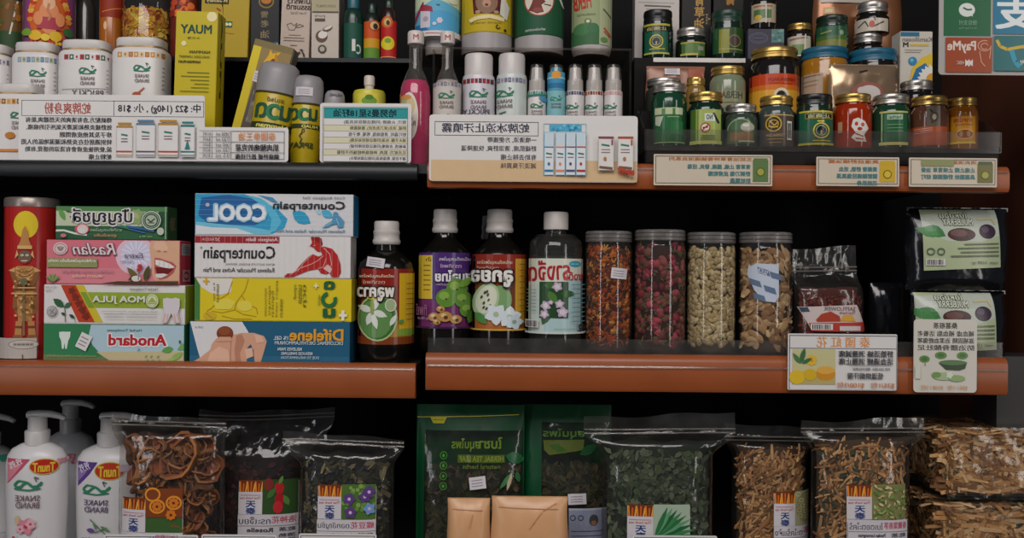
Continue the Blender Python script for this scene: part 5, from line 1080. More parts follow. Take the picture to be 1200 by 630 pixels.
def cool(d):
    d.rect(38, 33, 572, 172, 'd2d0d2'); d.poly([(40, 36), (200, 36), (262, 62), (300, 90), (330, 60), (320, 90), (350, 120), (340, 150), (300, 170), (40, 172)], '2f9ac4'); d.poly([(60, 50), (150, 40), (230, 52), (276, 84), (280, 120), (240, 142), (150, 140), (80, 134), (50, 110)], '1f5f9a')
    d.poly([(210, 40), (260, 50), (306, 84), (330, 130), (310, 160), (290, 166), (296, 120), (270, 76)], '57b4d3'); d.poly([(42, 130), (120, 138), (220, 146), (300, 160), (290, 172), (42, 172)], '6fbcd6'); d.poly([(42, 142), (100, 150), (180, 152), (240, 172), (42, 172)], 'd6d8da'); d.poly([(250, 40), (300, 48), (318, 66), (300, 64)], '3f8ab4')
    d.leaf(366, 96, 72, 42, .55, '2f9ac0'); d.leaf(464, 92, 44, 28, .5, '4fa8cc'); d.leaf(446, 92, 20, 14, .5, '9accd9')
    d.T('COOL', 84, 72, 278, 128, '9ac4da', .06); d.T('COOL', 88, 74, 276, 126, 'e2e4e6', .03); d.T('®', 76, 68, 88, 80, 'dcdcdc', .02)
    d.T('Counterpain', 302, 60, 542, 94, '262428', .022); d.T('Cold Analgesic Gel', 402, 44, 542, 54, '6a6a70', .012); d.T('Relieves Muscular Aches and Pain', 312, 154, 542, 164, '6f8aa0', .02)
    F = '4f8fb4'; d.ell(512, 104, 9, 10, F); d.poly([(504, 112), (524, 108), (540, 124), (538, 146), (520, 148), (516, 134), (500, 138), (486, 146), (466, 148), (480, 136), (498, 126)], F); d.line([(514, 116), (522, 138)], 1.6, 'b5d0dc'); d.line([(470, 146), (500, 130)], 1.4, 'b5d0dc')
    for i in range(8): d.line([(40, 40 + i * 17), (572, 40 + i * 17)], .4, 'a9c4d0'); d.l -= .93
carton('ointment_carton', 'white and blue carton with big white lettering on blue swirls, topmost of the ointment stack', 'box', 228.5, 414, 227.5, 276, .018, .042, 'cfd0d2', cool, group=GO, z=c3['top'] + .0003, zoom=Z2, endcol='2a6f9a')

# ---------------------------------------------------------------- tonic bottles
ZH = (410, 230, 3.15)
DG = mat('14120f', .12, spec=.6)
def tonic(label, x0, x1, y0, Y, z, deco, sh, capw, ybot=None, glass=None, liquid=None, ribbed=True, capy=27, group='dark tonic bottles', zoom=ZH):
    cx = (x0 + x1) / 2; r = (x1 - x0) / 2; k = capw / r; y1 = y0 + capy
    prof = [(.9, None), (.98, 409), (1, 404), (1, sh + 14), (.96, sh + 6), (.72, sh - 2), (k * .92, y1 + 8), (k * .86, y1 + 2), (k * .86, y1 - 2)]
    capp = [(k * .98, y1 + 1), (k * 1.08, y1 - 1), (k * 1.08, y1 - 4), (k, y1 - 6), (k, y1 - 11), (k * 1.03, y1 - 12), (k * 1.03, y1 - 15), (k * .97, y1 - 16), (k * .97, y0 + 2), (k * .9, y0), (k * .7, y0)] if ribbed else [(k, y1), (k, y0 + 2), (k * .92, y0), (k * .7, y0)]
    L = [('glass', glass or DG, prof)]
    if liquid: L.append(('liquid', liquid, [(.84, None), (.95, 408), (.95, 300)]))
    L.append(('cap', mat('c4bcb6', .4), capp))
    return can(label, 'tonic_bottle', 'bottle', x0, x1, y0, Y, z, L, deco, group=group, zoom=zoom, pm=GLOSSPRINT)
def plu(d):
    d.rect(34, 268, 240, 548, '8a2018'); d.rect(34, 330, 240, 548, '7a2a18'); d.poly([(160, 470), (240, 430), (240, 548), (140, 548)], 'a5781f'); d.rect(184, 284, 240, 490, 'd0a81f'); d.rect(178, 490, 240, 516, '7f9a3a'); d.rect(34, 520, 240, 548, '7a3a18')
    d.ell(106, 450, 72, 86, '3f6a34'); d.ell(100, 452, 60, 72, '5f8a4c'); d.ring(106, 450, 72, 86, 6, 'a9bf84')
    for i in range(4): d.leaf(88, 425, 56, 26, .35 + i * PI / 2, 'd6d9cf')
    d.leaf(88, 430, 64, 22, 1.3, 'd6d9cf'); d.leaf(88, 385, 20, 40, -1.5, 'c9b83a'); d.ell(88, 410, 7, 30, '8fa04a'); d.ell(152, 402, 20, 24, '9fb084'); d.ring(152, 402, 20, 24, 3, 'd3d9c4'); d.leaf(150, 480, 50, 18, -1.1, 'd3d9cc'); d.leaf(180, 470, 24, 14, -.6, '4f8a4a')
    d.T('เครื่องดื่มสมุนไพรไทย', 44, 288, 162, 304, 'd9c9a8', .015); d.T('ตราทิพย์', 56, 310, 132, 324, 'c9a08a', .015)
    d.T('พลูคาว', 36, 336, 164, 388, '2a1a14', .09); d.T('พลูคาว', 38, 338, 162, 386, 'e0dcd2', .04)
    for i in range(8): d.line([(206, 322 + i * 19), (232, 322 + i * 19)], 3, '7a5a1a'); d.l -= .93
    d.l += 1; sticker(d, 100, 245, 60, 36, .15)
tonic('dark tonic bottle with a green gourd label and price sticker, left shelf bay', 421, 485.5, 258, .055, Z_ML, plu, 302, 15)
def smo(d):
    d.rect(258, 208, 450, 488, '4a2a6f'); d.rect(258, 384, 450, 488, '6f2f66'); d.rect(258, 218, 306, 380, 'd0b33a'); d.line([(306, 218), (306, 380)], 3, 'd9d0b0'); d.T('น้ำ', 284, 226, 302, 240, '7a4a2a', .02)
    for i in range(6): d.line([(276, 256 + i * 18), (300, 256 + i * 18)], 3, '7a5a2a'); d.l -= .93
    d.l += 1
    d.T('เครื่องดื่มสมุนไพร', 332, 224, 446, 242, 'd3c9d9', .015); d.T('ตราทิพย์', 336, 250, 412, 264, 'c9a9c0', .015); d.T('สมอไทย', 318, 272, 448, 316, '2a1a3a', .09); d.T('สมอไทย', 320, 274, 446, 314, 'e0dce0', .04); d.T('สมุนไพร', 322, 320, 368, 332, 'b9a0b9', .01)
    for x, y, r in ((396, 340, 38), (358, 376, 36), (418, 382, 32), (432, 420, 28), (384, 300, 6)): d.ell(x, y, r, r * .96, '5f8a34'); d.ell(x - r * .2, y - r * .25, r * .5, r * .42, '86a84a'); d.ell(x, y + r * .1, r * .12, r * .1, '3a5a24')
    d.leaf(396, 336, 70, 26, -.6, '6f9a3a')
    for x, y, r in ((318, 446, 20), (354, 444, 24), (390, 454, 20), (340, 416, 14), (328, 464, 12)): d.ell(x, y, r, r * .8, 'b5884a'); d.ell(x - 4, y - 5, r * .4, r * .3, 'd9b984'); d.ell(x + 3, y + 3, r * .3, r * .3, '5a3a1f')
    d.leaf(430, 470, 60, 30, -1.2, '4a7a2f'); d.T('ทิพย์', 262, 400, 296, 440, '8a5a7a', .02); d.T('net 700 ml', 268, 446, 304, 456, 'a98aa0', .01); d.rect(258, 482, 450, 488, '3a2040')
tonic('dark tonic bottle with a purple label showing green round fruit', 491.5, 552, 244, .075, Z_MR, smo, 290, 14)
def yor(d):
    d.rect(452, 214, 660, 496, '8a2a1c'); d.rect(452, 380, 660, 496, 'a8642a'); d.rect(452, 300, 612, 420, '6f3a20'); d.rect(612, 230, 660, 470, 'c99a2f')
    d.T('เครื่องดื่มสมุนไพรไทย', 474, 236, 600, 254, 'd9c4a8', .015); d.T('ตราทิพย์', 472, 258, 552, 272, 'c9a08a', .015)
    d.ell(556, 382, 44, 52, '7aa06a'); d.ell(506, 384, 46, 66, 'a9bf94', rot=.35); d.ell(508, 382, 36, 54, 'd3d6bf', rot=.35)
    for i in range(9): a = i * .7; d.ell(508 + 17 * math.cos(a) * (1 if i % 2 else .5), 384 + 32 * math.sin(a), 4, 7, '4a4a38', 8, .5)
    d.leaf(470, 430, 60, 30, .8, '4f8a4a'); d.leaf(560, 470, 60, 34, -.3, '4a7f44')
    for x, y, a in ((544, 436, .3), (590, 446, 1.0)): d.flower(x, y, 42, 5, 'd3dce0', 'a9b89a', a)
    d.flower(606, 464, 32, 5, 'c2d0d6', '8aa08a'); d.T('ลูกยอ', 456, 272, 600, 336, '2a1410', .09); d.T('ลูกยอ', 458, 275, 598, 333, 'e2ded6', .04)
    for i in range(9): d.line([(622, 250 + i * 22), (650, 250 + i * 22)], 3, '7a4a1a'); d.l -= .93
    d.l += 1; d.rect(452, 490, 660, 496, 'c9a03a')
tonic('dark tonic bottle with a red label showing a cut knobbly fruit', 554.5, 617, 244, .075, Z_MR, yor, 290, 15)
tonic('dark tonic bottle standing behind the red labelled one, only its cap clear', 552, 600, 252, .165, Z_MR, None, 298, 11)
def rang(d):
    d.rect(664, 230, 862, 508, 'a9c4c4'); d.rect(664, 230, 720, 508, 'c2d0c9'); d.poly([(664, 230), (862, 230), (862, 300), (760, 320), (664, 330)], 'd0d2c2'); d.ell(832, 250, 22, 12, '3f9ab0'); d.line([(816, 250), (846, 250)], 4, '8ac4cf')
    d.T('รางจืด', 664, 238, 812, 310, 'a8202a', .022, rot=-.06); d.T('ชงดื่ม', 790, 276, 860, 310, 'b5303a', .02)
    d.rect(704, 316, 808, 450, '2a4a2a'); d.ring(0, 0, 0, 0, 0, '2a4a2a') if False else None
    for x, y, r, c in ((736, 350, 30, '4f7a3a'), (720, 330, 24, '3f6a34'), (780, 360, 26, '35602f'), (740, 420, 30, '3a5a34')): d.leaf(x, y, r * 2, r, x % 3, c)
    for x, y, r in ((768, 334, 20), (728, 404, 20), (776, 398, 18), (724, 436, 18), (786, 428, 22), (746, 392, 10)): d.flower(x, y, r, 5, 'b9a4b9', '5a3a5a', x % 5); d.flower(x, y, r * .6, 5, 'd6c9d3', None, y % 4)
    for i in range(9): d.line([(816, 326 + i * 17), (858, 326 + i * 17)], 3.4, '5a8a94'); d.l -= .93
    for i in range(7): d.line([(668, 346 + i * 13), (698, 346 + i * 13)], 2.4, '7a9a90'); d.l -= .93
    d.l += 1; d.bars(664, 458, 706, 486); d.T('ผลิตภัณฑ์สมุนไพร', 756, 488, 826, 494, '4a5a5a', .01); d.rect(664, 500, 862, 508, 'c4d0cc'); d.T('42', 836, 474, 860, 500, '2a2a2a', .03)
tonic('clear tonic bottle with a pale blue label and a plain white cap', 620.5, 683, 247, .058, Z_MR, rang, 276, 14.5, glass=clear('e9efeb', .03, .04, 1.1), liquid=mat('23251f', .3), ribbed=False, capy=21)

# ---------------------------------------------------------------- clear jars of dried goods
ZI = (670, 250, 3.5)
def goods(label, x0, x1, y0, filler, core, zfill, extra=None):
    cx = (x0 + x1) / 2; r = (x1 - x0) / 2 * S(.06); Yf = .06 - r; s = S(Yf)
    Hh = PZ(cx, y0, .06 + r * .4) - Z_MR; L = 13 * s
    t = thing('storage_jar', label, 'jar', (PX(cx, 340, .06), .06, Z_MR + .0004), 0, 'clear screw top jars on the middle shelf')
    g = MB(); g.lathe([(r * .9, 0), (r * .98, .003), (r, .008), (r, Hh - L - .012), (r * .97, Hh - L - .006), (r * .93, Hh - L), (r * .93, Hh - .003)], 48, cap1=False)
    g.build('jar_body', clear('f4f3f0', .025, .06, 1.1, bump=.12, scale=14), t)
    l = MB(); l.lathe([(r * .96, Hh - L), (r * .985, Hh - L + .001), (r * .985, Hh - L * .72), (r * .95, Hh - L * .68), (r * .985, Hh - L * .62), (r * .985, Hh - L * .36), (r * .95, Hh - L * .32), (r * .985, Hh - L * .26), (r * .985, Hh - .002), (r * .92, Hh), (r * .3, Hh - .001)], 48)
    l.build('lid', clear('b9b4b0', .3, .2, .9, hazecol='b0aaa6'), t)
    m = MB(); rc = r * .86; zt = Hh * zfill
    m.lathe([(rc * .9, .003), (rc, .006), (rc, zt * .98), (rc * .7, zt)], 28, col=H(core))
    def sample(ins=.0):
        a = random.uniform(-PI * 1.05, PI * .05); z = random.uniform(.013, zt); k = rc + r * .05 - ins
        p = Vector((math.cos(a) * k, math.sin(a) * k, z)); n = Vector((math.cos(a), math.sin(a), random.uniform(-.3, .3))); return p, n
    filler(m, sample); f = m.build('filling', DRY, t, smooth=60); f['kind'] = 'stuff'
    if extra:
        d = round_deck(cx, y0, s, r, Hh, t.location.x, .06, zoom=ZI); extra(d); d.build('sticker', t)
    return t
def marigold(m, sm):
    for i in range(170):
        p, n = sm(.004); c = pick(['b5561a', 'c9701f', 'a8431a', 'c98a3a', '8a3a1a'], .15)
        for k in range(11):
            a, b, q = frame_at(n, k * .57 + i); chip(m, p + a * .004 + q * .001, (q + a * .5).normalized(), .010, .0022, c, .2, .0006, roll=k * .57 + i)
    for i in range(300): p, n = sm(.002); chip(m, p, n, .010, .002, pick(['b5561a', 'c97a2a', '8a3a1a', '6a4a2a'], .2), .5, .0006)
goods('clear jar of dried orange flower heads, leftmost of the four', 685, 740.5, 272, marigold, '4a2010', .86, lambda d: (sticker(d, 195, 252, 64, 44, .1)))
def roses(m, sm):
    for i in range(190):
        p, n = sm(.003); c = pick(['8a2a36', '6f2230', '8f4a48', 'a84a58', '5f2228', '7a4a3a', '6a3a30', 'b04456'], .2); q = random.uniform(.0045, .0065)
        a, b, w_ = frame_at(n, random.random() * 6.28); blob(m, p, n, q * 1.1, q * .85, q * .85, c, jit=.16)
        for k in range(3): chip(m, p - a * q * 1.1, n, q * 1.4, q * .6, pick(['5f6a3a', '6a5a3a', '4a5030'], .2), .3, .0006)
    for i in range(120): p, n = sm(.0); chip(m, p, n, .008, .002, pick(['6a5a34', '55552f', '8a6a44', '9a4a4a'], .2), .4, .0006)
goods('clear jar of dried pink rosebuds, second of the four', 743, 803, 270.5, roses, '3a1c18', .88)
def pods(m, sm):
    for i in range(520):
        p, n = sm(.002); c = pick(['c9b48a', 'b59f74', 'd3c29a', 'a58f64', 'bfa878'], .12); q = random.uniform(.0042, .0052)
        blob(m, p, n, q * 1.25, q * .8, q * .7, c, jit=.08)
        a, b, w_ = frame_at(n, random.random() * 6.28)
        if i % 2: chip(m, p + w_ * q * .62, n, q * 1.7, q * .16, H('7a6644'), .1, .0003)
goods('clear jar of small pale nutshells, third of the four', 804.4, 861.6, 273.5, pods, '4a3d28', .87)
def slices(m, sm):
    for i in range(230):
        p, n = sm(.003); c = pick(['b58f64', 'c9a47a', '9a7450', 'd3b48a', '8a6444'], .15)
        blob(m, p, (n + Vector((random.uniform(-.6, .6), 0, random.uniform(-.6, .6)))).normalized(), random.uniform(.008, .014), random.uniform(.005, .008), .0016, c, jit=.14)
def foil(d):
    d.poly([(726, 222), (760, 212), (850, 216), (852, 350), (836, 372), (786, 366), (750, 320), (722, 258)], 'b9c2d0')
    for x, y in ((786, 244), (752, 290), (812, 318), (836, 262), (770, 350)): d.poly([(x - 24, y - 18), (x + 22, y - 4), (x + 30, y + 22), (x - 16, y + 8)], '5f6f8a')
    d.T('SILICA', 764, 236, 806, 254, 'c4ccd8', .02, rot=.4)
goods('clear jar of dried brown slices with a silver packet, rightmost of the four', 865.5, 927.5, 273.5, slices, '4a3422', .84, foil)

# ---------------------------------------------------------------- pouches and signs at the right of the middle shelf
ZJ = (910, 230, 2.624)
def saff(d):
    d.poly([(58, 340), (232, 332), (270, 414), (96, 412)], 'c4b4b0'); d.poly([(86, 388), (258, 384), (270, 414), (96, 412)], 'b03a34'); d.poly([(62, 342), (84, 340), (90, 354), (68, 356)], '3a4a5a'); d.bars(92, 390, 156, 408)
    d.poly([(106, 378), (122, 360), (150, 352), (176, 366), (180, 382), (110, 384)], 'a03a24'); d.poly([(176, 380), (190, 362), (216, 362), (226, 382)], 'c99a3a'); d.T('SAFFLOWER', 130, 338, 226, 350, '7a6a70', .012); d.T('Thai herb', 176, 352, 226, 360, '8a4a44', .01); d.rect(176, 396, 244, 410, 'c9c0bc')
def powd(m, sm):
    for i in range(420): p, n = sm(.002); leafbit(m, p, n, random.uniform(.004, .008), random.uniform(.002, .004), pick(['6a2416', '7a2a18', '5a1c12', '8a3a22'], .2))
bag('red brown powder bag with a white and red label, right of the jars', 931, 1012, 291, 318, 336, .066, .045, Z_MR, powd, '4f1a10', hx=(928, 1004), deco=saff, zoom=ZJ, group=None, name='spice_bag', seed=31, filname='spice_powder', rough=.003, ylow=404)
BLK = mat('15161a', .16, vary=.3, scale=40, bump=.8, spec=.6)
def mul(dy, dx, full):
    def f(d):
        d.poly([(430 + dx, 40 + dy), (660 + dx, 34 + dy), (664 + dx, 214 + dy), (434 + dx, 226 + dy)], 'a9b48f'); d.poly([(430 + dx, 56 + dy), (660 + dx, 36 + dy), (660 + dx, 120 + dy), (600 + dx, 138 + dy), (500 + dx, 136 + dy), (430 + dx, 110 + dy)], 'b5bcae')
        d.leaf(440 + dx, 92 + dy, 62, 36, .5, '3f7a44'); d.leaf(480 + dx, 120 + dy, 70, 30, -2.8, '4a864c'); d.ell(542 + dx, 116 + dy, 42, 20, '4a2f2f'); d.ell(534 + dx, 112 + dy, 26, 11, '6a4a44'); d.ell(622 + dx, 106 + dy, 26, 22, '3a2a3a'); d.ell(614 + dx, 100 + dy, 12, 10, '5a4a5a'); d.line([(596 + dx, 70 + dy), (640 + dx, 66 + dy), (650 + dx, 84 + dy)], 5, 'c9b88a')
        d.T('ใบหม่อน', 484 + dx, 46 + dy, 566 + dx, 66 + dy, '4a5a3a', .06); d.T('ใบหม่อน', 484 + dx, 46 + dy, 566 + dx, 66 + dy, 'd9dccc', .015); d.T('MULBERRY', 488 + dx, 68 + dy, 578 + dx, 88 + dy, '4a5a3a', .06); d.T('MULBERRY', 488 + dx, 68 + dy, 578 + dx, 88 + dy, 'd9dccc', .015)
        for i, a in enumerate((548, 528, 536, 506)): d.line([(a + dx, 146 + 12 * i + dy), (656 + dx, 142 + 12 * i + dy)], 4, '6a7258')
        for x in (450, 478): d.ring(x + dx, 168 + dy, 11, 11, 3, '4a5a44')
        d.bars(438 + dx, 190 + dy, 490 + dx, 210 + dy); d.T('net 100 g', 570 + dx, 196 + dy, 650 + dx, 206 + dy, '4a5040', .01)
    return f
pl = pouch('glossy black leaf tea pouch at the bottom, behind the white tea sign', 1066, 1178, 337, 415, .06, .05, Z_MR, '15161a', mul(242, -14, 0), name='tea_pouch', zoom=ZJ, group='black leaf tea pouches', m=BLK, tall=.0875)
pouch('glossy black leaf tea pouch resting on top of another one', 1061, 1181, 243, 331, .06, .05, Z_MR + .0875 + .0012, '15161a', mul(0, 0, 1), name='tea_pouch', zoom=ZJ, group='black leaf tea pouches', m=BLK)
pouch('dim black pouch standing in shadow between the spice bag and the tea pouches', 1018, 1060, 332, 412, .12, .03, Z_MR, '0f0d0d', None, name='tea_pouch', m=BLK)
def s5(d):
    d.frame(38, 427, 370, 596, 2.4, '5a5a66'); d.T('泰 國 紅 花', 122, 431, 286, 464, 'd98f4a', .012); d.line([(40, 467), (368, 467)], 2, '6a6a72')
    d.rect(48, 470, 180, 578, 'c2bc8a'); d.rect(48, 540, 180, 578, 'b5a56a'); d.ell(150, 546, 30, 20, 'c98a2a'); d.ell(150, 534, 28, 12, 'd9a54a'); d.ell(62, 556, 24, 22, 'd9b52f'); d.ell(102, 548, 20, 18, 'd0a92a'); d.flower(106, 504, 18, 8, 'd9b03a', 'c9862a'); d.leaf(72, 514, 50, 16, -1.3, '3f6a44'); d.leaf(72, 514, 40, 14, -2.2, '4a7a4a'); d.leaf(76, 514, 36, 12, -.5, '3f6a44')
    d.para(['舒筋活絡 消腫減痛', '活血通經 消腫止痛'], 190, 356, 473, 23, 20, '3a3a40', .02, keep=None); d.line([(222, 518), (352, 518)], 1.6, '6a6a70'); d.T('降血脂 膽固醇', 232, 525, 346, 533, '6a6a70', .01); d.T('低溫烘焗汗服', 216, 541, 326, 560, '3a3a40', .02)
    d.T('$35/1包   $100/3包', 184, 569, 360, 588, 'c97a44', .015)
sign('price sign with an orange title and a yellow flower picture, on the middle right rail', 923, 1051, 391, 457, -.0102, s5, zoom=ZJ, corner=1.5)
def s6(d):
    d.T('桑葚根茶', 480, 388, 554, 406, '4a4a44', .02); d.T('健康之飲料', 0, 0, 1, 1, '4a4a44') if False else None
    d.para(['補血虛 補血脂 活養老', '滋補固精 治潔血經傷寒', '防治腰骨酸壯足'], 432, 606, 413, 21.5, 17, '3f3f3c', .015, keep=None)
    for x, y, rx in ((454, 500, 16), (504, 488, 18), (570, 488, 17)): d.ell(x, y, rx, 11, '5f8a44'); d.ell(x, y, rx * .6, 6, '4a7238')
    d.poly([(498, 512), (584, 508), (578, 528), (560, 534), (520, 532)], '3a4a34'); d.ell(540, 510, 42, 8, '5a7a50'); d.line([(454, 512), (456, 520)], 2, '5a6a4a'); d.ell(512, 552, 34, 12, 'a3b58a'); d.ell(552, 558, 26, 10, '8fa870'); d.ell(490, 548, 14, 9, '6f9450'); d.flower(530, 548, 12, 5, 'd3d9c4')
    d.T('$35 / 1包   $100 / 3包', 442, 578, 584, 594, 'd3a06a', .012); d.rect(424, 520, 440, 560, 'd0cdbf')
sign('tall white tea sign with green leaf pictures, hung in front of a black pouch', 1070.5, 1144.5, 374, 459.5, -.0102, s6, zoom=ZJ, corner=4, col='cbc6bb')
# ---------------------------------------------------------------- bottom shelf: pump bottles
ZK = (0, 460, 3.704)
def pump(label, x0, x1, ytop, Y, deco, spout=1, capx=None, rot=0.0):
    """lotion bottle: shouldered oval body, collar, pump head with a curved spout"""
    cx = (x0 + x1) / 2; s = S(Y); r = (x1 - x0) / 2 * s; fy = .62; Hh = PZ(cx, ytop, Y) - Z_B
    t = thing('pump_bottle', label, 'bottle', (PX(cx, 570, Y), Y, Z_B + .0004), 0, 'white pump bottles of shower cream')
    z = lambda y: Hh - (y - ytop) * s
    b = MB(); b.lathe([(r * .86, 0), (r * .93, .004), (r * .95, .03), (r * .97, z(620)), (r, z(580)), (r, z(ytop + 62)), (r * .95, z(ytop + 50)), (r * .8, z(ytop + 42)), (r * .55, z(ytop + 37)), (r * .4, z(ytop + 35))], 48, fy=fy); b.build('bottle_body', mat('cfcccc', .34, vary=.03), t)
    c = MB(); c.lathe([(r * .38, z(ytop + 37)), (r * .39, z(ytop + 22)), (r * .36, z(ytop + 20.5)), (r * .3, z(ytop + 20)), (r * .29, z(ytop + 6)), (r * .3, z(ytop + 4)), (r * .2, z(ytop + 2))], 32); c.build('collar', mat('c6c2c0', .35), t)
    h = MB(); q = spout; w0 = r * .28
    h.tube([(-w0 * q, 0, z(ytop + 3)), (w0 * .2 * q, -.001, z(ytop + 2)), (w0 * 1.6 * q, -.002, z(ytop + 1.5)), (w0 * 2.8 * q, -.003, z(ytop + 4)), (w0 * 3.4 * q, -.003, z(ytop + 7))], [.0055, .006, .0048, .004, .003], 12, fx=1.5); h.build('pump_head', mat('cfccca', .3), t, smooth=60)
    d = round_deck(cx, ytop, s * .98, r, Hh, t.location.x, t.location.y, fy=fy, zoom=ZK); deco(d); d.build('label', t)
    return t
def pinkl(d):
    d.poly([(36, 276), (130, 276), (100, 316), (36, 388)], 'c0506a'); d.poly([(36, 300), (100, 296), (60, 350), (36, 384)], 'd0848f'); d.T('99.9%', 40, 282, 100, 312, 'e0d6d6', .02, rot=-.5); d.rect(250, 280, 310, 300, 'c98a96')
    d.dots(130, 278, 300, 300, 12, 8, ['d6a9b0', 'c98a98', 'dcc0c4'])
    d.ell(194, 309, 64, 35, 'c9a53a'); d.ell(194, 309, 60, 31, 'b5281f'); d.T('TnunT', 146, 293, 240, 331, 'd9b53a', .04, mir=True)
    snake(d, 128, 388, 118, False); d.T('SNAKE', 74, 432, 178, 458, '6a4a52', .012); d.T('BRAND', 76, 462, 176, 488, '6a4a52', .012)
    d.leaf(84, 562, 44, 22, -PI / 2, 'c9ae84'); d.flower(122, 566, 40, 5, 'd0808f', 'a83a50'); d.flower(140, 556, 24, 5, 'dba4ac', 'b0506a', .6); d.flower(98, 578, 20, 5, 'dba4ac', 'b0506a', .3); d.T('sakura', 96, 614, 204, 628, 'a97a86', .012); d.ell(72, 618, 7, 9, 'b5485a')
pump('white pump bottle with pink corner band and blossom picture, front left', 8, 79, 483, .07, pinkl)
def purpl(d):
    d.poly([(342, 288), (424, 288), (392, 340), (342, 398)], '5a3a80'); d.T('99.9%', 344, 296, 392, 330, 'd6cfe0', .02, rot=-.5); d.poly([(342, 330), (380, 330), (342, 380)], '8a70a8')
    d.ell(478, 326, 66, 40, 'c9a53a'); d.ell(478, 326, 62, 36, 'b5381f'); d.T('TnunT', 430, 306, 530, 350, 'd9b53a', .04); d.rect(520, 300, 640, 330, 'c9b4c4')
    snake(d, 424, 406, 116, False); d.T('SNAKE', 372, 450, 474, 474, '5a4a6a', .012); d.T('BRAND', 374, 480, 472, 504, '5a4a6a', .012)
    d.line([(398, 534), (436, 572), (466, 600)], 4, '4a6a4a'); d.line([(470, 570), (420, 590), (384, 578)], 4, '4a6a4a'); d.leaf(384, 580, 36, 20, .1, '6a4a8a'); d.leaf(440, 562, 50, 12, .5, '5f8a5a'); d.leaf(410, 545, 40, 10, 1.1, '5f8a5a'); d.T('lavender', 366, 610, 470, 624, '6a5a7a', .012)
pump('white pump bottle with purple corner band partly behind the dried fruit bag', 90, 170, 485, .095, purpl)
pump('white pump bottle behind and between the two front ones, pink band', 52, 112, 470, .2, lambda d: (d.rect(200, 256, 330, 286, 'c97a8a'), d.dots(230, 256, 345, 300, 14, 7, ['d6a9b0', 'c9607a'])))
pump('white pump bottle with a green band cut off by the left edge', -46, 19, 486, .2, lambda d: (d.rect(-120, 262, 40, 284, '2f8a70'), d.ell(14, 276, 14, 16, '3fa58a')))

# ---------------------------------------------------------------- bags of dried herbs
def tag_label(d, x0, y0, x1, y1, title, cn, eng, pic, cn2=('乾茶', '清熱')):
    """white shop label: matchstick picture, blue characters, picture, title rows"""
    w_ = x1 - x0; mx = x0 + w_ * .41
    d.rect(x0, y0 + 4, x1, y1, 'c6c0c4'); d.rect(x0 + 2, y0 - 2, mx - 2, y0 + 52, '6a3018'); d.rect(mx, y0 - 4, x1 - 2, y0 + 142, '3a5a2a')
    for i in range(9): d.line([(x0 + 8 + (mx - x0 - 14) * i / 8, y0 + 48), (x0 + 10 + (mx - x0 - 14) * i / 8 + (i % 3 - 1) * 5, y0 + 4 + (i % 2) * 8)], 7, ['d9832a', 'c9601f', 'e0a040'][i % 3]); d.l -= .93
    d.l += 1; d.rect(x0, y0 + 48, mx, y0 + 142, 'c9c3c6')
    d.line([(x0 + 8, y0 + 62), (mx - 8, y0 + 62)], 4, 'b08a90'); d.T('Thai herb tea', x0 + 6, y0 + 68, mx - 6, y0 + 78, 'b04a50', .015)
    d.T('天', x0 + w_ * .13, y0 + 86, x0 + w_ * .29, y0 + 112, '2a3f7a', .03, mir=True); d.T('泰', x0 + w_ * .13, y0 + 114, x0 + w_ * .29, y0 + 140, '2a3f7a', .03)
    pic(d, mx, y0 - 4, x1 - 2, y0 + 142)
    d.rect(x0, y0 + 142, x1, y1, 'c6c0c4'); d.T(title, x0 + w_ * .02, y0 + 152, x0 + w_ * .56, y0 + 182, '4a4a55', .015); d.T(cn, x0 + w_ * .58, y0 + 150, x1 - 6, y0 + 178, 'b5566a', .02)
    d.line([(x0, y0 + 190), (x1, y0 + 190)], 2, '6a6a70'); d.T(eng, x0 + w_ * .16, y0 + 198, x0 + w_ * .6, y0 + 216, '3f3f48', .025); d.T(cn2[0], x1 - w_ * .3, y0 + 196, x1 - w_ * .04, y0 + 214, '5a5a62', .02)
    for k in range(3): d.line([(x0 + w_ * .14, y0 + 228 + 14 * k), (x0 + w_ * .58, y0 + 228 + 14 * k)], 5, '8a868c'); d.T(cn2[1], x1 - w_ * .3, y0 + 222 + 20 * k, x1 - w_ * .04, y0 + 238 + 20 * k, '5a5a62', .02)
def rind(m, p, n, R, c, ci):
    """half shell of a dried fruit: outer skin, pale rim, coloured inside"""
    a, b, q = frame_at(n, random.random() * 6.28); k = random.random() * 6; U, V = 16, 5; dp = random.uniform(.45, .8); el = random.uniform(.7, 1)
    def sh(f, off):
        vs = []
        for v in range(V + 1):
            t = v / V
            for u in range(U):
                w_ = 2 * PI * u / U; rr = R * f * math.sin(t * PI / 2) * (1 + .13 * math.sin(2 * w_ + k) + .07 * math.sin(5 * w_ + k))
                vs.append(p + a * rr * math.cos(w_) + b * rr * el * math.sin(w_) + q * (R * dp * (t * t - 1) * f + off + R * .10 * t * math.sin(3 * w_ + k)))
        return vs
    fs = [(v * U + u, v * U + (u + 1) % U, (v + 1) * U + (u + 1) % U, (v + 1) * U + u) for v in range(V) for u in range(U)]
    o, i = sh(1, 0), sh(.88, .0008); m.add(o, fs, c); m.add(i, fs, ci)
    m.add(o[-U:] + i[-U:], [(u, (u + 1) % U, U + (u + 1) % U, U + u) for u in range(U)], tuple(min(1, x * 1.35) for x in c))
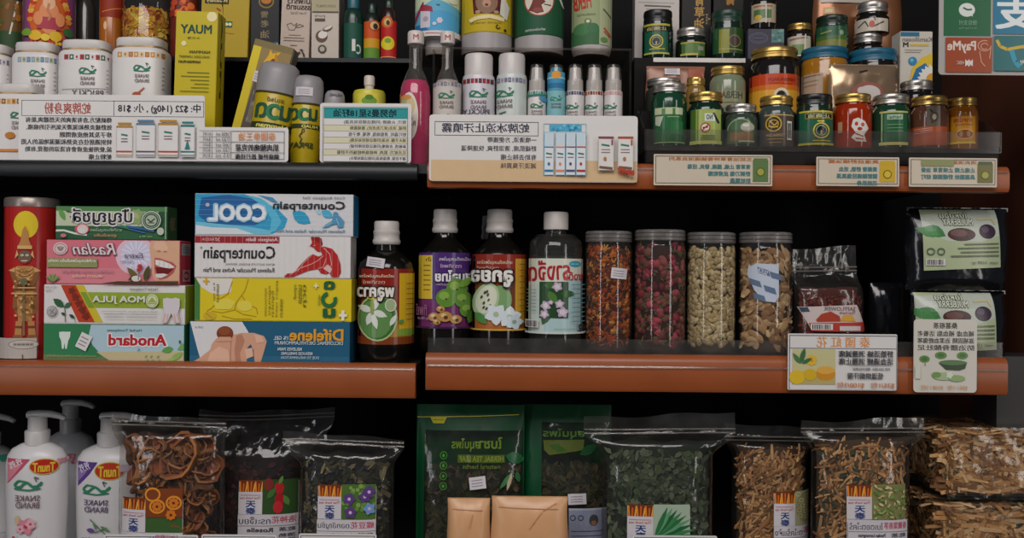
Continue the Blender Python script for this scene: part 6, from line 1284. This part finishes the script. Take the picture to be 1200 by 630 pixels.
def slicesfill(m, sm):
    for i in range(170):
        p, n = sm(random.uniform(.008, .022)); n = (n + Vector((random.uniform(-.9, .9), random.uniform(-.2, .5), random.uniform(-.7, .9)))).normalized()
        if i % 4 == 0:                              # flat cut wheel with seeds
            R = random.uniform(.010, .015); a, b, q = frame_at(n, 0); k = random.random() * 6
            vs = [p + a * R * math.cos(j * PI / 9) + b * R * math.sin(j * PI / 9) for j in range(18)]; m.add(vs + [v - q * .004 for v in vs], [tuple(range(18)), tuple(range(35, 17, -1))] + [(j, 18 + j, 18 + (j + 1) % 18, (j + 1) % 18) for j in range(18)], pick(['a8641f', '8f4f18', 'b5762a']))
            vs = [p + a * R * .86 * math.cos(j * PI / 9) + b * R * .86 * math.sin(j * PI / 9) + q * .0005 for j in range(18)]; m.add(vs, [tuple(range(18))], H('4a2410'))
            for j in range(7):
                t0 = j * PI / 3.5 + k; o = p + (a * math.cos(t0) + b * math.sin(t0)) * R * .48; blob(m, o + q * .0006, q, R * .25, R * .15, .001, pick(['b5762a', 'a8641f'], .1), roll=-t0)
        else: rind(m, p, n, random.uniform(.011, .021), pick(['7a4c2c', '8f5f3a', '5f3a22', '946440'], .18), pick(['8a4a2a', 'a05a38', '6f3a22', 'a8604a', '7a4426'], .15))
    o, n = sm(0)
    rind(m, Vector((.013, o.y * 0 - .020, .178)), Vector((-.35, -1, .35)).normalized(), .030, H('8f5a34'), H('a85f52'))
    rind(m, Vector((.034, -.013, .190)), Vector((.3, -1, -.3)).normalized(), .024, H('8a4a20'), H('9a4f24'))
BZ = up(-250)
def bael(d):
    tag_label(d, 566, 436, 834, 640, 'มะตูมแห้ง', '孟加拉蘋果', 'Bael fruit Dry', lambda d, a, b, c, e: (d.rect(a, b - 40, c, e - 64, '7a3a18'), [d.ring(x, y, 34, 30, 8, 'd98a2a') for x, y in ((a + 50, b + 36), (a + 120, b + 20), (a + 30, b - 14))], [d.flower(x, y, 24, 8, 'c9701f', '5a2a14') for x, y in ((a + 50, b + 36), (a + 120, b + 20), (a + 110, b + 70))]))
bag('clear bag of curled dried fruit rings in front of the pump bottles', 141, 264, 489, 499, 505, .022, .06, Z_B, slicesfill, '2f1d10', hx=(130, 266), deco=bael, zoom=ZK, seed=3, filname='dried_fruit', cin=.027, stickw=None)
ZL_ = (220, 460, 3.707)
def rosfill(m, sm):
    for i in range(420): p, n = sm(.004); leafbit(m, p, n, .012, .007, pick(['2a1416', '3a1a1c', '1f1214', '4a2022', '2f1c18'], .2))
def rospic(d, a, b, c, e):
    d.rect(a, b, c, e, '2f4a24'); [d.ell(a + x, b + y, 20, 26, col) for x, y, col in ((70, 36, 'b52028'), (72, 84, 'a81a24'), (66, 116, 'c02a30'), (26, 20, '7a2a24'))]; d.leaf(a + 70, b + 20, 40, 16, -1.2, '5f8a3a'); d.leaf(a + 20, b + 80, 60, 26, -.9, '44682f'); d.leaf(a + 110, b + 110, 50, 24, -2, '557f3a')
bag('clear zip bag of dark dried roselle with a red flower label, behind its neighbours', 238, 356, 479, 489, 532, .085, .045, Z_B, rosfill, '140b0b', hx=(234, 392), deco=lambda d: tag_label(d, 246, 366, 494, 640, 'กระเจี๊ยบ', '洛神花', 'Roselle', rospic), zoom=ZL_, seed=5, filname='dried_herbs')
def peafill(m, sm):
    for i in range(560): p, n = sm(.004); (leafbit if i % 2 else chip)(m, p, n, random.uniform(.010, .018), random.uniform(.003, .007), pick(['2a2c22', '3a3a2a', '1f2420', '5a543a', '23283a', '7a7050', '6a6248'], .2))
def peapic(d, a, b, c, e):
    d.rect(a, b, c, e, '4a6a2f'); d.dots(a + 6, b + 6, c - 6, e - 6, 26, 9, ['5f8a3a', '3f5a2a', '7a9a4a'])
    for x, y in ((34, 60), (100, 50), (40, 116), (118, 30), (120, 100)): d.flower(a + x, b + y, 28, 5, '5a3a7a' if x != 120 else '6f8fc0', 'c9b0d0', x)
bag('clear zip bag of dark dried pea flowers with a purple flower label', 352, 462, 511, 521, 530, .022, .05, Z_B, peafill, '171813', hx=(331, 474), deco=lambda d: tag_label(d, 584, 384, 832, 640, 'ดอกอัญชัน', '蝶豆花', 'Butterfly Pea Flower', peapic), zoom=ZL_, seed=9, filname='dried_flowers')
# green pouches
def gpouch(label, x0, x1, ytop, Y, th, deco, zoom, seed, win):
    cx = (x0 + x1) / 2; s = S(Y); w2 = (x1 - x0) / 2 * s; h = PZ(cx, ytop, Y) - Z_B
    t = thing('herb_pouch', label, 'pouch', (PX(cx, 560, Y), Y, Z_B + .0004), 0, 'green herb pouches with clear windows')
    def fr(a, b): return -(th / 2) * max(0, 1 - abs(a) ** 3) ** .6 * max(.04, 1 - max(0, (b - .15) / .85) ** 3)
    nu, nv = 36, 32; frame, windo = MB(), MB()
    wx0, wx1, wy1 = ((win[0] - cx) * s / w2, (win[1] - cx) * s / w2, 1 - (win[2] - ytop) * s / h)
    def pt(a, b, sd):
        q = (abs(noise.noise((a * 4 + seed, b * 6, sd))) * .0030 + abs(noise.noise((a * 9 + b * 7 + seed, b * 3 - a * 5, sd))) * .0018) * (1 - a * a); return (a * w2, sd * -fr(a, b) - sd * q * .6, b * h)
    us = sorted(set([-1 + 2 * i / nu for i in range(nu + 1)] + [wx0, wx1])); vs_ = sorted(set([j / nv for j in range(nv + 1)] + [wy1]))
    for sd in (-1, 1):
        for j in range(len(vs_) - 1):
            for i in range(len(us) - 1):
                q = [pt(us[i], vs_[j], sd), pt(us[i + 1], vs_[j], sd), pt(us[i + 1], vs_[j + 1], sd), pt(us[i], vs_[j + 1], sd)]
                inw = sd < 0 and us[i] >= wx0 - 1e-6 and us[i + 1] <= wx1 + 1e-6 and vs_[j + 1] <= wy1 + 1e-6
                (windo if inw else frame).add(q, [(0, 1, 2, 3)])
    frame.build('pouch_body', mat('0a4a28', .42, vary=.25, scale=25, bump=.3, spec=.3), t, smooth=0); wo = windo.build('window_film', clear('e9ebe6', .02, .12, 1.1, bump=.5, scale=40), t, smooth=0)
    for o in t.children:
        bm = bmesh.new(); bm.from_mesh(o.data); bmesh.ops.remove_doubles(bm, verts=bm.verts[:], dist=1e-5); [setattr(f, 'smooth', True) for f in bm.faces]; bm.to_mesh(o.data); bm.free()
    m = MB(); random.seed(seed); cv = []
    for j in range(14):
        for i in range(19):
            a = wx0 + (wx1 - wx0) * i / 18; b = .01 + .62 * j / 13; cv.append((a * w2 * .96, fr(a, b) + .009, b * h))
    m.add(cv, [(j * 19 + i, j * 19 + i + 1, (j + 1) * 19 + i + 1, (j + 1) * 19 + i) for j in range(13) for i in range(18)], H('17160f'))
    for i in range(560):
        a = random.uniform(wx0, wx1) * .93; b = random.uniform(.15, .66); leafbit(m, Vector((a * w2, fr(a, b) + random.uniform(.006, .009), b * h)), Vector((random.uniform(-.5, .5), -1, random.uniform(-.5, .5))), random.uniform(.008, .02), random.uniform(.004, .009), pick(['2a2a1a', '3a3a22', '4a4429', '2f3a1f', '5a4a34', '1f2416'], .2))
    f = m.build('dried_herbs', DRY, t, smooth=0); f['kind'] = 'stuff'
    def mp(px, py, l):
        a = (px - cx) * s / w2; b = 1 - (py - ytop) * s / h; a2 = max(-.98, min(.98, a)); return (a * w2, pt(a2, max(0, min(1, b)), -1)[1] - .0012 - l, b * h)
    d = Deck(mp, (x0, x1, 3, ytop, 640), clip=(x0 + .5, ytop + .5, x1 - .5, 660)); d.use(*zoom); deco(d); d.build('print', t, GLOSSPRINT)
    return t
ZM = (470, 460, 3.704)
def gp1(d):
    d.line([(70, 106), (130, 104), (320, 100), (510, 92)], 3.6, 'b5b02a'); d.poly([(126, 106), (198, 104), (186, 130), (140, 130)], 'b8b026'); d.line([(140, 116), (184, 116)], 3, '6a6a1a')
    d.T('สมุนไพร', 222, 192, 340, 244, '5f7522', .03); d.T('ใบชา', 340, 186, 436, 232, '5f7522', .03); d.rect(248, 258, 450, 292, '4a5a20'); d.T('HERBAL TEA LEAF', 256, 264, 444, 286, '7a8a3a', .02); d.T('natural herbs', 270, 298, 430, 316, '5a6a2a', .02)
    for y in (262, 304, 348, 390): d.ring(188, y, 16, 17, 4, '3a7a2a'); d.leaf(188, y + 8, 16, 12, -1.6, '4a8a34')
    sticker(d, 335, 374, 70, 52, -.12); d.leaf(452, 260, 90, 50, .3, '1f5a34'); d.leaf(430, 400, 90, 22, -.9, '3f7a4a'); d.leaf(460, 410, 80, 16, -1.3, 'b9a98a'); d.leaf(500, 330, 50, 22, 1.3, '2f6a3a')
gpouch('green edged herb pouch with clear window, left of its twin, behind tan packs', 488, 614, 474, .075, .05, gp1, ZM, 3, (498, 612, 503))
def gp2(d):
    d.T('สมุนไพร', 614, 152, 790, 194, '4a6a24', .03); d.poly([(614, 200), (790, 196), (788, 240), (640, 262), (618, 240)], '55602a'); d.leaf(770, 260, 90, 40, -.5, '1f4a2a'); d.leaf(640, 220, 80, 30, .3, '3a5a24')
    sticker(d, 760, 444, 78, 46, -.05); d.rect(725, 484, 890, 640, '8f93a8'); d.rect(725, 484, 890, 492, 'b0b3c4')
    for x in (742, 776): d.ring(x, 524, 13, 12, 4, '3f4a5a')
    d.ell(832, 534, 20, 24, '4a4a4a'); d.ell(832, 546, 12, 10, '9a6a50')
    for y in (580, 600, 618): d.line([(736, y), (870, y)], 3, '5a5f70'); d.l -= .93
    d.l += 1
gpouch('green edged herb pouch half hidden between its twin and the leaf bag', 612, 716, 474, .09, .045, gp2, ZM, 8, (634, 714, 494))
KR = mat('d6a273', .33, vary=.1, scale=22, bump=.5)
def kraft(label, x0, x1, y0, Y, ln):
    pouch(label, x0, x1, y0, 690, Y, .034, Z_B, 'd6a273', lambda d: [d.line([(x0 + a, y0 + b), (x0 + a + L * math.cos(r_), y0 + b + L * math.sin(r_))], .7, 'b5804f') for a, b, L, r_ in ln], name='herb_pack', group='tan paper packs in the green pouch', m=KR, cat='pack', bulge=1.0)
kraft('tan paper pack at the front of the green pouch, left one', 524, 574, 588, .014, [(6, 10, 36, .05), (30, 16, 16, 1.8)])
kraft('tan paper pack at the front of the green pouch, right and slightly larger one', 575.5, 665, 586, .014, [(8, 10, 70, .03), (44, 34, 24, -.9), (60, 14, 18, -.5)])
# leaf bag and lemongrass bags
ZN = (680, 460, 3.707)
def pandfill(m, sm):
    for i in range(720): p, n = sm(.004); leafbit(m, p, n, random.uniform(.008, .018), random.uniform(.004, .009), pick(['46523a', '38442f', '55604a', '2c3826', '66705a', '4a5a3c'], .22))
def pandpic(d, a, b, c, e):
    d.rect(a, b, c, e, '9fb09a')
    for i in range(9): d.leaf(a + 4, e - 6, 190 - i * 6, 20, -.05 - i * .14, ['2a6a3c', '3a7a48', '1f5a34', '5a946a'][i % 4])
bag('large clear zip bag of dull green dried leaves with a leafy label', 706, 836, 486, 507, 516, .03, .06, Z_B, pandfill, '20281a', hx=(684, 862), deco=lambda d: tag_label(d, 196, 464, 462, 680, 'ใบเตยแห้ง', '香蘭葉乾茶', 'Pandan leaf', pandpic), zoom=ZN, seed=12, filname='dried_leaves')
def lemfill(m, sm):
    for i in range(760): p, n = sm(.0065); chip(m, p, n, random.uniform(.014, .030), random.uniform(.0022, .0048), pick(['b98654', 'cc9c68', '96683e', 'd9ac76', '7f5836', 'ab7a4c'], .2), .12, .0012, roll=random.gauss(1.1, .7))
def lempic(d, a, b, c, e):
    d.rect(a, b, c, e, '9a9a7a'); d.ell(a + 50, b + 70, 46, 64, '8a8458')
    for i in range(24): x = a + 14 + (i * 37) % 90; y = b + 14 + (i * 53) % 110; d.ring(x, y, 12, 9, 3, ['c9c4a0', 'b5ae84', 'a39c70'][i % 3]); d.l -= .93
    d.l += 1
bag('clear zip bag of straw coloured lemongrass, left of the mixed leaf bag', 858, 946, 500, 516, 518, .08, .06, Z_B, lemfill, '4a3420', hx=(850, 952), deco=lambda d: tag_label(d, 816, 410, 1040, 640, 'ตะไคร้แห้ง', '香茅', 'Lemongrass', lempic), zoom=ZN, seed=15)
ZO = (930, 460, 3.707)
def mixfill(m, sm):
    lemfill(m, sm)
    for i in range(110): p, n = sm(.006); leafbit(m, p, n, random.uniform(.012, .022), random.uniform(.008, .014), pick(['3f4a36', '4a5540', '333c2c'], .15))
def mixpic(d, a, b, c, e):
    d.rect(a, b, c, e, '7a7a4a'); d.dots(a + 6, b + 6, c - 6, e - 6, 70, 9, ['c9b88a', 'b5a06a', '6f8a44', '8aa05a', '5a7a3a'], .45)
bag('clear zip bag of lemongrass mixed with green leaf bits, white shop label', 951, 1066, 491, 506, 510, .022, .06, Z_B, mixfill, '4a3824', hx=(938, 1084), deco=lambda d: tag_label(d, 198, 380, 456, 640, 'ใบเตยตะไคร้', '香蘭葉香茅', 'Pandan Lemongrass', mixpic), zoom=ZO, seed=18)
# big blocks of packed lemongrass
def block(label, x0, x1, y0, y1, Y, dep, z, seed):
    cx = (x0 + x1) / 2; s = S(Y); w2 = (x1 - x0) / 2 * s; h = PZ(cx, y0, Y) - z
    t = thing('herb_block', label, 'bag', (PX(cx, (y0 + y1) / 2, Y), Y + dep / 2, z + .0004), 0, 'packed lemongrass blocks at the right end')
    random.seed(seed); m = MB(); e = .007
    m.box(-w2 + e, w2 - e, -dep / 2 + e, dep / 2 - e, e, h - e, H('4a3826'))
    def put(p, n, k):
        c = pick(['c2925f', 'b0804f', 'd0a572', '7f5836', '8f6442', 'd6b080'], .22)
        if k % 6 == 0: leafbit(m, p, n, random.uniform(.014, .026), random.uniform(.010, .016), pick(['4a5540', '3f4a36', '55604a'], .15))
        else: chip(m, p, n, random.uniform(.024, .050), random.uniform(.0035, .0075), c, .15, .002, roll=None if .028 < p.z < h - .028 else random.uniform(-.25, .25) + (PI if k % 2 else 0))
    J = lambda: Vector((random.uniform(-.14, .14), random.uniform(-.14, .14), random.uniform(-.14, .14)))
    for k in range(700): put(Vector((random.uniform(-w2 + e, w2 - e), -dep / 2 + e + random.uniform(0, .004), random.uniform(e + .003, h - e - .003))), Vector((0, -1, 0)) + J(), k)
    for k in range(320): put(Vector((-w2 + e + random.uniform(0, .003), random.uniform(-dep / 2 + e, dep / 2 - e), random.uniform(e * 1.6, h - e * 1.6))), Vector((-1, 0, 0)) + J(), k)
    for k in range(320): put(Vector((random.uniform(-w2 + e, w2 - e), random.uniform(-dep / 2 + e, dep / 2 - e), h - e - random.uniform(0, .003))), Vector((0, 0, 1)) + J(), k)
    f = m.build('dried_herbs', DRY, t, smooth=0); f['kind'] = 'stuff'
    b = MB(); b.box(-w2, w2, -dep / 2, dep / 2, 0, h)
    o = b.build('film', clear('f4f3f1', .02, .12, 1.2, bump=.6, scale=34), t, bevel=.006, seg=4)
    return z + h
zt = block('lower block of packed lemongrass in film at the right end', 1104, 1250, 590, 690, .018, .125, Z_B, 21)
block('upper block of packed lemongrass in film lying on another block', 1107, 1246, 502, 586, .02, .12, zt + .003, 24)
# price cards clipped on the lowest rail, only their top edges in the picture
def lowsign(label, x0, x1, y0):
    sign(label, x0, x1, y0, y0 + 66, -.012, lambda d: (d.frame(x0 + 2, y0 + 2, x1 - 2, y0 + 64, .8, '5a5a66'),), group='price cards at the lowest edge', corner=2)
lowsign('white price card whose top edge shows below the dried fruit bag', 122, 232, 626)
lowsign('white price card whose top edge shows below the roselle label', 236, 324, 626)
lowsign('white price card whose top edge shows below the pea flower bag', 350, 441, 625)
lowsign('white price card whose top edge shows below the leaf bag', 741, 840, 627)
